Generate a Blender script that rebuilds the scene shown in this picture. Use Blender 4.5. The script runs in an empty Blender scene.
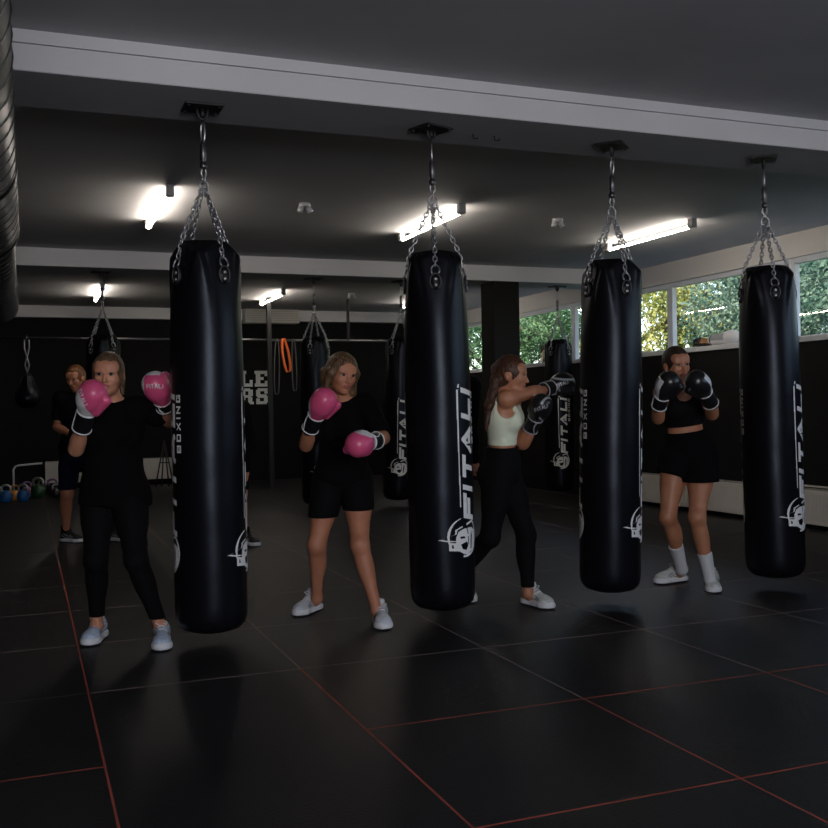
import bpy, bmesh, math, random
import numpy as np
from mathutils import Vector, Matrix
from mathutils.bvhtree import BVHTree
random.seed(7); rng = np.random.default_rng(7)
PI = math.pi
SC = bpy.context.scene; COL = SC.collection
# ------------------------------------------------------------------ camera
F = 992.0; H = 1.24
def nv(v):
    v = np.array(v, float); return v/np.linalg.norm(v)
cy_ = nv([25.5-414, 1, F]); cx_ = nv([2945-414, 363-414, F]); cx_ = nv(cx_-cy_*(cx_@cy_)); cu_ = np.cross(cx_, cy_)
if cu_[1] > 0: cu_ = -cu_
M = np.array([cx_, cy_, cu_])
def at(px, py, d):                                  # place in the room seen at a given spot and depth
    return np.array([0, 0, H]) + M@np.array([px-414, py-414, F])/F*d
def flo(px, py, z=0.0):
    r = M@np.array([px-414, py-414, F])/F
    return np.array([0, 0, H]) + r*((z-H)/r[2])
cam = bpy.data.cameras.new('camera'); co = bpy.data.objects.new('camera', cam); COL.objects.link(co)
cam.sensor_width = 36; cam.lens = F/828*36; cam.clip_start = .05; cam.clip_end = 200
R = np.column_stack([M@[1, 0, 0], M@[0, -1, 0], M@[0, 0, -1]])
co.matrix_world = Matrix([list(R[0])+[0], list(R[1])+[0], list(R[2])+[H], [0, 0, 0, 1]])
SC.camera = co
vs = SC.view_settings; vs.view_transform = 'Standard'; vs.look = 'None'; vs.gamma = 1; vs.use_curve_mapping = False; vs.exposure = 0.0
# ------------------------------------------------------------------ materials
def mat(name, col, rough=.6, metal=0, spec=.5, noise=None, bump=None, emit=None, sss=0, coat=0, wave=None):
    m = bpy.data.materials.new(name); m.use_nodes = True; nt = m.node_tree; b = nt.nodes['Principled BSDF']
    b.inputs['Base Color'].default_value = (*col, 1); b.inputs['Roughness'].default_value = rough
    b.inputs['Metallic'].default_value = metal; b.inputs['Specular IOR Level'].default_value = spec
    if coat: b.inputs['Coat Weight'].default_value = coat; b.inputs['Coat Roughness'].default_value = .3
    if sss:
        b.inputs['Subsurface Weight'].default_value = sss; b.inputs['Subsurface Radius'].default_value = (.01, .004, .002)
    tc = nt.nodes.new('ShaderNodeTexCoord')
    if noise:                                        # (scale, colour 2, detail)
        n = nt.nodes.new('ShaderNodeTexNoise'); n.inputs['Scale'].default_value = noise[0]; n.inputs['Detail'].default_value = 5
        nt.links.new(tc.outputs['Object'], n.inputs['Vector'])
        r = nt.nodes.new('ShaderNodeValToRGB'); r.color_ramp.elements[0].position = .35; r.color_ramp.elements[1].position = .65
        r.color_ramp.elements[0].color = (*col, 1); r.color_ramp.elements[1].color = (*noise[1], 1)
        nt.links.new(n.outputs['Fac'], r.inputs['Fac']); nt.links.new(r.outputs['Color'], b.inputs['Base Color'])
    src = None
    if bump:
        n = nt.nodes.new('ShaderNodeTexNoise'); n.inputs['Scale'].default_value = bump[0]; n.inputs['Detail'].default_value = 4
        nt.links.new(tc.outputs['Object'], n.inputs['Vector']); src = n.outputs['Fac']; st = bump[1]
    if wave:
        n = nt.nodes.new('ShaderNodeTexWave'); n.inputs['Scale'].default_value = wave[0]; n.inputs['Distortion'].default_value = 4
        n.bands_direction = wave[2]; nt.links.new(tc.outputs['Object'], n.inputs['Vector']); src = n.outputs['Fac']; st = wave[1]
    if src:
        bp = nt.nodes.new('ShaderNodeBump'); bp.inputs['Strength'].default_value = st; bp.inputs['Distance'].default_value = .01
        nt.links.new(src, bp.inputs['Height']); nt.links.new(bp.outputs['Normal'], b.inputs['Normal'])
    if emit:
        b.inputs['Emission Color'].default_value = (*emit[0], 1); b.inputs['Emission Strength'].default_value = emit[1]
    return m
MT = dict(
 ceiling=mat('ceiling_paint', (.50, .50, .505), .85, noise=(1.2, (.44, .44, .445)), bump=(6, .12)),
 beam=mat('beam_lit_tone', (.66, .65, .645), .8, noise=(2, (.62, .61, .605))),  # beam: light on the upright faces is put into this paler colour
 darkwall=mat('black_wall_paint', (.0055, .0055, .006), .8, spec=.2, noise=(3, (.004, .004, .004)), bump=(20, .05)),
 fascia=mat('fascia_paint', (.62, .60, .57), .8),
 greywall=mat('grey_wall_paint', (.25, .25, .25), .8),
 rubber=mat('rubber_mat', (.0125, .0122, .0125), .46, noise=(2.2, (.017, .0165, .0165)), bump=(90, .2), spec=.25),
 seam_red=mat('seam_red', (.42, .085, .055), .8, spec=.2, noise=(6, (.26, .06, .04))),
 seam_grey=mat('seam_grey', (.30, .20, .17), .8, spec=.2, noise=(6, (.16, .12, .105))),
 frame=mat('window_frame_white', (.62, .64, .66), .4),
 leather=mat('black_leather', (.0045, .0045, .0058), .33, bump=(14, .12), spec=.19),
 leather2=mat('black_leather_matt', (.006, .006, .0065), .5, bump=(50, .3), spec=.35),
 stitch=mat('lug_edge', (.07, .07, .072), .45),
 chrome=mat('chain_steel', (.50, .50, .52), .35, metal=1),
 blacksteel=mat('black_steel', (.012, .012, .012), .5),
 printw=mat('print_white', (.74, .73, .70), .6),
 printg=mat('print_white_dull', (.30, .30, .30), .6),
 blackcloth=mat('black_cotton', (.0035, .0035, .004), .95, spec=.08, bump=(25, .3)),
 navycloth=mat('navy_cloth', (.003, .005, .016), .9, spec=.2),
 blacktight=mat('black_leggings', (.0035, .0035, .004), .85, spec=.12, bump=(18, .2)),
 sage=mat('pale_sage_knit', (.74, .77, .59), .85, spec=.2, wave=(60, .25, 'Z')),
 whitecloth=mat('white_sock_rib', (.60, .60, .60), .9, spec=.2, wave=(50, .3, 'Z')),
 shoewhite=mat('shoe_white', (.60, .62, .65), .6, noise=(40, (.46, .48, .52))),
 shoeblue=mat('shoe_pale_blue_grey', (.50, .58, .70), .6, noise=(60, (.36, .43, .54))),
 shoegreen=mat('shoe_off_white', (.62, .64, .58), .6, noise=(30, (.48, .50, .47))),
 panel=mat('shoe_panel_grey', (.24, .26, .29), .5), sole=mat('sole_white', (.66, .66, .66), .6),
 soledark=mat('sole_dark', (.02, .02, .02), .7),
 shoeblack=mat('shoe_black', (.012, .012, .012), .6),
 pink=mat('pink_glove_leather', (.62, .080, .19), .33, spec=.5, bump=(30, .15)),
 glovew=mat('white_glove_leather', (.62, .62, .62), .35, bump=(30, .15)),
 glovek=mat('black_glove_leather', (.010, .010, .011), .3, bump=(30, .2)),
 steel=mat('steel_grey_leather', (.30, .31, .33), .35),
 skin=mat('skin_light', (.54, .245, .145), .55, sss=.08, noise=(9, (.48, .205, .12))),
 skin2=mat('skin_tan', (.44, .19, .100), .5, sss=.08, noise=(9, (.38, .155, .08))),
 skin3=mat('skin_warm', (.48, .20, .110), .55, sss=.08, noise=(9, (.42, .165, .09))),
 lips=mat('lips', (.34, .10, .085), .45), brow=mat('brow_hair', (.05, .028, .016), .9),
 eyew=mat('eye_white', (.26, .23, .21), .3), iris=mat('iris_dark', (.012, .008, .006), .2),
 hairbrown=mat('hair_brown_blonde', (.10, .060, .033), .5, noise=(14, (.20, .13, .075)), wave=(45, .35, 'X')),
 hairblonde=mat('hair_honey_blonde', (.17, .095, .045), .5, noise=(10, (.32, .20, .11)), wave=(40, .35, 'X')),
 hairred=mat('hair_chestnut', (.055, .022, .012), .5, noise=(12, (.15, .055, .028)), wave=(45, .35, 'X')),
 hairdark=mat('hair_dark_brown', (.022, .014, .010), .5, noise=(14, (.05, .03, .02)), wave=(45, .3, 'X')),
 hairginger=mat('hair_ginger', (.16, .065, .022), .6, noise=(14, (.10, .04, .015)), wave=(45, .35, 'X')),
 radiator=mat('radiator_enamel', (.56, .52, .47), .5), grille=mat('grille_dull_beige', (.30, .28, .25), .6),  # grille: a darker beige for radiator grilles and louvre strips
 duct=mat('galvanised_duct', (.13, .13, .135), .36, metal=1, noise=(5, (.07, .07, .075)), bump=(7, .25)),
 ductdark=mat('duct_ridge', (.12, .12, .125), .4, metal=1),
 tube=mat('tube_glow', (1, 1, 1), .4, emit=((1, .90, .78), 52)),
 fitting=mat('lamp_fitting', (.35, .34, .33), .5),
 acwhite=mat('plastic_cream', (.55, .53, .47), .5), spotw=mat('plastic_white', (.6, .6, .6), .4), spotg=mat('lens_grey', (.12, .12, .12), .2),
 orange=mat('rubber_orange', (.95, .16, .02), .5), greyband=mat('rubber_grey', (.10, .10, .10), .5),
 kbblue=mat('kettlebell_blue', (.01, .085, .26), .35), kbgreen=mat('kettlebell_green', (.012, .055, .018), .4), kbblack=mat('kettlebell_black', (.012, .011, .014), .35),
 kbyellow=mat('kettlebell_yellow', (.55, .22, .03), .4), kbhandle=mat('kettlebell_handle', (.40, .40, .38), .3, metal=.7), kbpurple=mat('kettlebell_purple', (.22, .11, .22), .4),
 bark=mat('bark', (.07, .045, .03), .9, bump=(12, .5)), ground=mat('grass_ground', (.05, .08, .02), .95, noise=(4, (.08, .10, .03))),
)
def leafmat(name, c1, c2):
    m = bpy.data.materials.new(name); m.use_nodes = True; nt = m.node_tree; nt.nodes.clear()
    o = nt.nodes.new('ShaderNodeOutputMaterial'); d = nt.nodes.new('ShaderNodeBsdfDiffuse'); t = nt.nodes.new('ShaderNodeBsdfTranslucent'); x = nt.nodes.new('ShaderNodeMixShader')
    n = nt.nodes.new('ShaderNodeTexNoise'); n.inputs['Scale'].default_value = 1.6; n.inputs['Detail'].default_value = 6
    tc = nt.nodes.new('ShaderNodeTexCoord'); nt.links.new(tc.outputs['Object'], n.inputs['Vector'])
    r = nt.nodes.new('ShaderNodeValToRGB'); r.color_ramp.elements[0].position = .4; r.color_ramp.elements[1].position = .62
    r.color_ramp.elements[0].color = (*c1, 1); r.color_ramp.elements[1].color = (*c2, 1)
    nt.links.new(n.outputs['Fac'], r.inputs['Fac']); nt.links.new(r.outputs['Color'], d.inputs['Color']); nt.links.new(r.outputs['Color'], t.inputs['Color'])
    x.inputs[0].default_value = .35; nt.links.new(d.outputs[0], x.inputs[1]); nt.links.new(t.outputs[0], x.inputs[2]); nt.links.new(x.outputs[0], o.inputs[0])
    return m
def hairmat(name, c1, c2):
    m = mat(name, c1, .45, spec=.35); nt = m.node_tree; b = nt.nodes['Principled BSDF']; tc = nt.nodes.new('ShaderNodeTexCoord'); mp = nt.nodes.new('ShaderNodeMapping'); mp.inputs['Scale'].default_value = (130, 130, 9)
    n = nt.nodes.new('ShaderNodeTexNoise'); n.inputs['Scale'].default_value = 1; n.inputs['Detail'].default_value = 3; nt.links.new(tc.outputs['Object'], mp.inputs[0]); nt.links.new(mp.outputs[0], n.inputs['Vector'])
    r = nt.nodes.new('ShaderNodeValToRGB'); r.color_ramp.elements[0].position = .35; r.color_ramp.elements[1].position = .68; r.color_ramp.elements[0].color = (*c1, 1); r.color_ramp.elements[1].color = (*c2, 1)
    nt.links.new(n.outputs['Fac'], r.inputs['Fac']); nt.links.new(r.outputs['Color'], b.inputs['Base Color'])
    bp = nt.nodes.new('ShaderNodeBump'); bp.inputs['Strength'].default_value = .7; bp.inputs['Distance'].default_value = .006; nt.links.new(n.outputs['Fac'], bp.inputs['Height']); nt.links.new(bp.outputs['Normal'], b.inputs['Normal']); return m
MT['hairbrown'] = hairmat('hair_light_brown', (.050, .028, .016), (.17, .105, .058)); MT['hairblonde'] = hairmat('hair_brown_with_blonde_ends', (.040, .022, .012), (.20, .115, .058))
MT['hairred'] = hairmat('hair_chestnut_brown', (.022, .010, .006), (.10, .040, .020)); MT['hairdark'] = hairmat('hair_near_black', (.014, .009, .007), (.045, .027, .019)); MT['hairginger'] = hairmat('hair_copper', (.10, .035, .012), (.22, .085, .028))
MT['leafa'] = leafmat('leaf_blue_green', (.055, .115, .085), (.27, .36, .27))
MT['leafb'] = leafmat('leaf_sunlit_yellow', (.22, .26, .07), (.52, .48, .20))  # yellow of sunlit foliage is put into the leaf colour
MT['leafc'] = leafmat('leaf_deep_green', (.06, .13, .06), (.17, .27, .14))
def glassmat():
    m = bpy.data.materials.new('window_glass'); m.use_nodes = True; nt = m.node_tree; nt.nodes.clear()
    o = nt.nodes.new('ShaderNodeOutputMaterial'); t = nt.nodes.new('ShaderNodeBsdfTransparent'); g = nt.nodes.new('ShaderNodeBsdfGlossy'); x = nt.nodes.new('ShaderNodeMixShader'); f = nt.nodes.new('ShaderNodeFresnel')
    g.inputs['Roughness'].default_value = .02; t.inputs['Color'].default_value = (.95, .96, .97, 1); f.inputs['IOR'].default_value = 1.45
    ge = nt.nodes.new('ShaderNodeNewGeometry'); mu = nt.nodes.new('ShaderNodeMath'); mu.operation = 'SUBTRACT'; mu.inputs[0].default_value = 1; nt.links.new(ge.outputs['Backfacing'], mu.inputs[1])
    mm = nt.nodes.new('ShaderNodeMath'); mm.operation = 'MULTIPLY'; nt.links.new(f.outputs[0], mm.inputs[0]); nt.links.new(mu.outputs[0], mm.inputs[1])
    nt.links.new(mm.outputs[0], x.inputs[0]); nt.links.new(t.outputs[0], x.inputs[1]); nt.links.new(g.outputs[0], x.inputs[2]); nt.links.new(x.outputs[0], o.inputs[0])
    return m
MT['glass'] = glassmat()
MT['leather'].node_tree.nodes['Principled BSDF'].inputs['Specular Tint'].default_value = (.72, .82, 1.0, 1)  # blue of the daylight sheen is put into the leather's reflection colour
# ------------------------------------------------------------------ object helpers
def link(name, me, parent=None, loc=None):
    o = bpy.data.objects.new(name, me); COL.objects.link(o)
    if parent is not None: o.parent = parent
    if loc is not None: o.location = loc
    return o
def empty(name, loc, label, cat, group=None, rz=0):
    o = bpy.data.objects.new(name, None); COL.objects.link(o); o.empty_display_size = .1
    o.location = [float(v) for v in loc]; o.rotation_euler = (0, 0, rz); o['label'] = label; o['category'] = cat
    if group: o['group'] = group
    return o
def tag(o, label, cat, group=None):
    o['label'] = label; o['category'] = cat
    if group: o['group'] = group
    return o
def struct(o): o['kind'] = 'structure'; return o
def copy_tree(o, parent=None):
    c = o.copy(); COL.objects.link(c); c.parent = parent
    for ch in list(o.children): copy_tree(ch, c)
    return c
class MB:                                            # collects faces into ONE mesh
    def __init__(s): s.v = []; s.f = []; s.m = []
    def box(s, a, b, mi=0, rot=None, c=None):
        n = len(s.v); x0, y0, z0 = a; x1, y1, z1 = b
        P = [(x0, y0, z0), (x1, y0, z0), (x1, y1, z0), (x0, y1, z0), (x0, y0, z1), (x1, y0, z1), (x1, y1, z1), (x0, y1, z1)]
        if rot is not None: P = [tuple(rot@Vector(p)+Vector(c)) for p in P]
        s.v += P; s.f += [tuple(n+i for i in q) for q in ((0, 3, 2, 1), (4, 5, 6, 7), (0, 1, 5, 4), (1, 2, 6, 5), (2, 3, 7, 6), (3, 0, 4, 7))]; s.m += [mi]*6; return s
    def tube(s, pts, r, seg=8, closed=False, mi=0, cap=True):
        pts = [np.array(p, float) for p in pts]; k = len(pts); n0 = len(s.v)
        rr = r if hasattr(r, '__len__') else [r]*k; prev = None
        for i in range(k):
            if closed: t = pts[(i+1) % k]-pts[i-1]
            else: t = pts[min(i+1, k-1)]-pts[max(i-1, 0)]
            t = t/(np.linalg.norm(t)+1e-9)
            if prev is None:
                a = np.array([0, 0, 1.]) if abs(t[2]) < .9 else np.array([1., 0, 0]); u = np.cross(t, a)
            else: u = prev-t*(prev@t)
            u /= np.linalg.norm(u)+1e-9; w = np.cross(t, u); prev = u
            for j in range(seg):
                a = 2*PI*j/seg; s.v.append(tuple(pts[i]+rr[i]*(math.cos(a)*u+math.sin(a)*w)))
        for i in range(k if closed else k-1):
            for j in range(seg):
                a = n0+i*seg+j; b = n0+i*seg+(j+1) % seg; c = n0+((i+1) % k)*seg+(j+1) % seg; d = n0+((i+1) % k)*seg+j
                s.f.append((a, b, c, d)); s.m.append(mi)
        if cap and not closed:
            s.f.append(tuple(n0+j for j in reversed(range(seg)))); s.f.append(tuple(n0+(k-1)*seg+j for j in range(seg))); s.m += [mi, mi]
        return s
    def lathe(s, prof, seg=48, c=(0, 0, 0), mi=0, mod=None):
        n0 = len(s.v)
        for i, (r, z) in enumerate(prof):
            for j in range(seg):
                a = 2*PI*j/seg; rr, zz = (r, z) if mod is None else mod(r, z, a)
                s.v.append((c[0]+rr*math.cos(a), c[1]+rr*math.sin(a), c[2]+zz))
        for i in range(len(prof)-1):
            for j in range(seg):
                s.f.append((n0+i*seg+j, n0+i*seg+(j+1) % seg, n0+(i+1)*seg+(j+1) % seg, n0+(i+1)*seg+j)); s.m.append(mi)
        s.f.append(tuple(n0+j for j in reversed(range(seg)))); s.f.append(tuple(n0+(len(prof)-1)*seg+j for j in range(seg))); s.m += [mi, mi]
        return s
    def mesh(s, name, mats, smooth=False):
        me = bpy.data.meshes.new(name); me.from_pydata([tuple(map(float, p)) for p in s.v], [], s.f)
        for m in (mats if isinstance(mats, (list, tuple)) else [mats]): me.materials.append(m)
        me.polygons.foreach_set('material_index', s.m)
        if smooth: me.polygons.foreach_set('use_smooth', [True]*len(s.f))
        me.update(); return me
    def build(s, name, mats, parent=None, smooth=False, loc=None): return link(name, s.mesh(name, mats, smooth), parent, loc)
def bevel(o, w=.01, n=2):
    b = o.modifiers.new('bevel', 'BEVEL'); b.width = w; b.segments = n; b.limit_method = 'ANGLE'; return o
# ------------------------------------------------------------------ room
XW = 7.1; XG = 7.68; XL = -2.6; YB = 17.6; YR = -3.4; HC = 3.04; HB = 2.85
# floor: rubber mats with coloured seams showing in the joints
def build_floor():
    mb = MB(); sx = .968; x00 = 0.237-sx*4; sy = .9875; y00 = 2.655-sy*7
    mb.box((XL, YR, -.12), (XG+.1, YB+.1, -.003), 2)
    nx = 13; ny = 22
    shown_x = lambda k, j: True
    g = .0035
    for i in range(-1, nx):
        for j in range(0, ny):
            x0 = x00+sx*i; x1 = x0+sx; y0 = y00+sy*j; y1 = y0+sy
            if x1 < XL or x0 > XG or y0 > YB: continue
            gx0 = g if True else 0
            # joints that lie tight and show nothing
            rr = random.Random(i*97+j*13)
            tight_y0 = (rr.random() < .22 and not (i >= 5 and j in (7, 8, 9))) or (i == 4 and j in (7, 8)) or (i == 3 and j == 7)
            a = (max(x0+g, XL), y0+(0 if tight_y0 else g), -.003); b = (min(x1-g, XG), min(y1-g*.3, YB), .0)
            if tight_y0: a = (a[0], y0-g*.4, -.003)
            mb.box(a, b, 0)
            # joint strips: reddish in the nearer rows and along three long joints, greyish elsewhere
    g = .0042
    for i in range(-1, nx):
        x = x00+sx*i
        if not XL < x < XG: continue
        for j in range(ny):
            y0 = y00+sy*j
            far = y0 > (3.4 if i >= 6 else 4.2 if i == 5 else 8)
            w_ = g if y0 < 5 else g*1.25
            mb.box((x-w_, y0, -.003), (x+w_, min(y0+sy, YB), .0004), 2 if far else 1)
    for j in range(ny):
        y = y00+sy*j
        for i in range(-1, nx):
            x0 = x00+sx*i
            if x0+sx < XL or x0 > XG or y > YB: continue
            if i == 4 and abs(y-2.655) < .1 or i == 4 and abs(y-3.64) < .1 or i < 4 and abs(y-4.63) < .1 or i < 3: continue
            rr = random.Random(i*97+j*13)
            if y > 6.5 and rr.random() < .35: continue
            mb.box((max(x0+g, XL), y-g, -.003), (min(x0+sx-g, XG), y+g, .0004), 1 if y < 4.0 else 2)
    o = mb.build('floor', [MT['rubber'], MT['seam_red'], MT['seam_grey']]); struct(o)
build_floor()
def sbox(name, a, b, m, bev=0):
    o = struct(MB().box(a, b).build(name, m))
    return o
sbox('ceiling', (XL-.2, YR-.2, HC), (XG+.25, YB+.2, HC+.25), MT['ceiling'])
# cross beams with a stepped groove on the near face
def beam(name, y0, y1, groove):
    mb = MB()
    if groove:
        mb.box((XL, y0, HB), (XG, y1, HB+.122), 0); mb.box((XL, y0+.012, HB+.122), (XG, y1, HB+.128), 1); mb.box((XL, y0, HB+.128), (XG, y1, HC), 0)
    else: mb.box((XL, y0, HB), (XG, y1, HC), 0)
    # underside and back keep the ceiling tone; only the near face is lightened
    mb.box((XL, y0+.002, HB-.004), (XG, y1, HB), 2)
    mb.box((XL, y1, HB-.004), (XG, y1+.004, HC), 2)
    struct(mb.build(name, [MT['beam'], MT['greywall'], MT['ceiling']]))
beam('trim_1', 4.97, 5.54, True)
beam('trim_2', 11.42, 12.0, False)
beam('trim_3', 17.45, YB, False)
sbox('wall_back', (XL-.2, YB, -.1), (XG+.2, YB+.2, HC), MT['darkwall'])
sbox('wall_left', (XL-.2, YR, -.1), (XL, YB, HC), MT['darkwall'])
# wall below the windows, black, with a light sill
mb = MB(); mb.box((XW, YR, -.1), (XG+.25, YB, 1.82), 0); struct(mb.build('wall_right', MT['darkwall']))
mb = MB(); mb.box((XW-.02, YR, 1.82), (XG+.02, YB, 1.875)); struct(bevel(mb.build('trim_4', MT['frame']), .006))
mb = MB(); mb.box((XG, YR, 2.80), (XG+.25, YB, HC)); mb.box((XG-.03, YR, 2.775), (XG+.25, YB, 2.80)); struct(mb.build('trim_5', MT['fascia']))
# window frames, three panes per window unit
def window(n, y0, y1):
    mb = MB(); w = .055; x0 = XG+.02; x1 = XG+.09; za = 1.875; zb = 2.775
    for (a, b) in ((y0, y0+w), (y1-w, y1)): mb.box((x0, a, za), (x1, b, zb))
    mb.box((x0, y0+w, za), (x1, y1-w, za+.06)); mb.box((x0, y0+w, zb-.06), (x1, y1-w, zb))
    fr = struct(bevel(mb.build('window_%d' % n, MT['frame']), .006))
    MB().box((x0+.03, y0+w, za+.06), (x0+.036, y1-w, zb-.06)).build('glass_pane', MT['glass'], fr)
def wy(px, py=300):                                  # where a sight line meets the glass
    r = M@np.array([px-414, py-414, F])/F; return (XG+.02)/r[0]*r[1]
edges = [wy(669.5)+4.6-2.29*1, ]
y_m2 = wy(669.5); y_m1 = wy(572.5); y_m3 = wy(791.5); step = (y_m1-y_m3)/2
ys = [y_m3+(k)*step for k in range(-6, 5)]
ys = [y for y in ys if y < YB-.4]; ys[ys.index(min(ys, key=lambda v: abs(v-y_m2)))] = y_m2
n = 1
for k in range(len(ys)-1): window(n, ys[k], ys[k+1]); n += 1
window(n, ys[-1], YB)
window(n+1, YR, ys[0]) if ys[0] > YR+.3 else None
# wall behind the camera with a wide glazed front
mb = MB(); mb.box((XL-.2, YR-.2, -.1), (-.9, YR, HC)); mb.box((1.6, YR-.2, -.1), (XG+.2, YR, HC)); mb.box((-.9, YR-.2, 2.7), (1.6, YR, HC)); mb.box((-.9, YR-.2, -.1), (1.6, YR, 1.0)); struct(mb.build('wall_front', MT['greywall']))
mb = MB()
for x in (-.9, .32, 1.54): mb.box((x, YR-.12, 1.0), (x+.06, YR-.05, 2.7))
mb.box((-.84, YR-.12, 1.0), (1.54, YR-.05, 1.07)); mb.box((-.84, YR-.12, 2.63), (1.54, YR-.05, 2.7))
fr = struct(mb.build('window_%d' % (n+2), MT['frame'])); MB().box((-.84, YR-.09, 1.07), (1.54, YR-.084, 2.63)).build('glass_pane', MT['glass'], fr)
# dark column under the second beam
mb = MB(); mb.box((5.59, 11.42, 0), (5.96, 11.80, HB-.004)); o = struct(bevel(mb.build('trim_6', mat('column_paint', (.005, .0045, .0045), .7, spec=.25)), .008))
# ------------------------------------------------------------------ daylight, trees
w = bpy.data.worlds.new('world'); SC.world = w; w.use_nodes = True; nt = w.node_tree; bg = nt.nodes['Background']
sky = nt.nodes.new('ShaderNodeTexSky'); sky.sky_type = 'NISHITA'; sky.sun_disc = False; sky.sun_elevation = math.radians(42); sky.sun_rotation = math.radians(200)
nt.links.new(sky.outputs[0], bg.inputs[0]); bg.inputs[1].default_value = .50
sl = bpy.data.lights.new('sun', 'SUN'); sl.energy = 12; sl.angle = .01; sl.color = (1, .93, .78); so = bpy.data.objects.new('sun', sl); COL.objects.link(so)
so.rotation_euler = Vector((.80, .40, -.62)).to_track_quat('-Z', 'Y').to_euler()
def area(name, loc, target, sx, sy, e, col):
    l = bpy.data.lights.new(name, 'AREA'); l.shape = 'RECTANGLE'; l.size = sx; l.size_y = sy; l.energy = e; l.color = col
    o = bpy.data.objects.new(name, l); COL.objects.link(o); o.location = loc
    o.rotation_euler = (Vector(target)-Vector(loc)).to_track_quat('-Z', 'Y').to_euler(); return o
area('daylight_front_glazing', (.35, YR-.25, 1.85), (.35, 5, 1.85), 2.4, 1.6, 250, (.94, .92, 1.0))
area('daylight_side_window', (XG+.14, -.2, 2.32), (0, -.2, 1.6), 5.5, .8, 60, (.70, .79, 1.0))
struct(MB().box((XG+.26, -8, -.1), (40, 60, 1.25)).build('ground_outside', MT['ground']))
def tree_mesh(name, lm, n, seed, rad=1.5):
    r = np.random.default_rng(seed)
    cl = r.normal(size=(26, 3)); cl /= np.linalg.norm(cl, axis=1)[:, None]; cl *= (r.random((26, 1))**.5)*rad; cl[:, 2] = cl[:, 2]*.95+1.6
    cr = r.uniform(.35, .62, 26)
    ci = r.integers(0, 26, n); d = r.normal(size=(n, 3)); d /= np.linalg.norm(d, axis=1)[:, None]
    p = cl[ci]+d*(cr[ci]*(r.random(n)**.25))[:, None]
    a = r.normal(size=(n, 3)); a /= np.linalg.norm(a, axis=1)[:, None]; b = np.cross(a, r.normal(size=(n, 3))); b /= np.linalg.norm(b, axis=1)[:, None]
    s = r.uniform(.022, .048, n)[:, None]
    V = np.empty((n, 4, 3)); V[:, 0] = p-a*s; V[:, 1] = p+b*s*.5; V[:, 2] = p+a*s; V[:, 3] = p-b*s*.5
    me = bpy.data.meshes.new(name); me.from_pydata(V.reshape(-1, 3).tolist(), [], np.arange(n*4).reshape(-1, 4).tolist()); me.materials.append(lm)
    tm = MB()
    tm.tube([(0, 0, -.6), (.03, .02, .4), (-.04, .05, 1.2), (.05, -.03, 2.2)], [.13, .11, .08, .03], 10)
    for k in range(9):
        c = cl[k]; z = .3+.15*k; tm.tube([(0, 0, z), tuple(c*.5+np.array([0, 0, z*.5])), tuple(c)], [.05, .035, .012], 6)
    return me, tm.mesh(name+'_trunk', MT['bark'], True)
protos = [tree_mesh('foliage_a', MT['leafa'], 17000, 3), tree_mesh('foliage_b', MT['leafb'], 17000, 5), tree_mesh('foliage_c', MT['leafc'], 17000, 8)]
tl = ['blue green leafy tree outside the window right of the nearest punching bag', 'blue green leafy tree filling the pane above the white gloves on the sill',
      'sunlit yellow green tree beside the narrow pane behind the third bag', 'deep green tree seen between the dark column and the far window mullion',
      'deep green tree in the pane left of the dark column', 'blue green tree behind the small bag near the window', 'yellow green tree set back behind the two blue green crowns',
      'tall deep green tree set furthest back along the window row', 'yellow green tree seen past the right edge of the nearest bag',
      'deep green tree low behind the window sill gloves', 'blue green tree deep behind the column window', 'deep green tree far beyond the small hanging bag']
tp = [(10.9, 9.6, 0, 1.05), (11.6, 13.3, 0, 1.15), (12.6, 17.3, 1, 1.35), (11.9, 21.6, 2, 1.25), (13.2, 26.5, 2, 1.5), (15.6, 11.6, 1, 1.6), (19.5, 19.0, 2, 1.9)]
tl = ['blue green leafy tree outside the window right of the nearest punching bag', 'blue green leafy tree filling the pane above the gloves on the sill', 'sunlit yellow green tree beside the narrow pane behind the third bag',
      'deep green tree seen between the dark column and the far window mullion', 'deep green tree in the pane left of the dark column', 'yellow green tree set back behind the two blue green crowns', 'tallest deep green tree standing furthest from the windows']
for k, (x, y, p, s) in enumerate(tp):
    t = empty('leafy_tree', (x, y, 1.25), tl[k], 'tree', 'trees outside the windows', rz=k*1.3); t.scale = (s, s, s)
    link('foliage', protos[p][0], t); link('trunk', protos[p][1], t)
# ------------------------------------------------------------------ lamps
tubes = [(1.10, 8.0, 'tube lamp on the ceiling just left of the leftmost front bag chains', 1), (3.63, 8.0, 'tube lamp glowing behind the chains of the second punching bag', 1), (6.10, 8.0, 'tube lamp behind the third front bag chains, nearest the windows', 1),
         (1.03, 14.4, 'small looking tube lamp at the far left beyond the second beam', 1), (3.60, 14.4, 'far tube lamp above the air conditioner beyond the second beam', 1), (6.08, 14.4, 'far tube lamp half hidden behind the second punching bag', 1)]
for (x, y, lab, _) in tubes:
    t = empty('tube_lamp', (x, y, HC+.002), 'lit '+lab, 'ceiling lamp', 'lit tube lamps on the ceiling')
    MB().tube([(0, .07, -.076), (0, 1.50, -.076)], .014, 12).build('glowing_tube', MT['tube'], t, True)
    for yy in (.0, 1.50): bevel(MB().box((-.03, yy-.005, -.09), (.03, yy+.075, 0)).build('end_bracket', MT['fitting'], t), .006)
spots = [(2.30, 8.4, 'twin spot sensor on the ceiling between the first two lit tubes'), (4.81, 8.4, 'twin spot sensor on the ceiling left of the third punching bag'), (4.75, 14.7, 'tiny twin spot sensor on the far ceiling beyond the second beam')]
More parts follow.
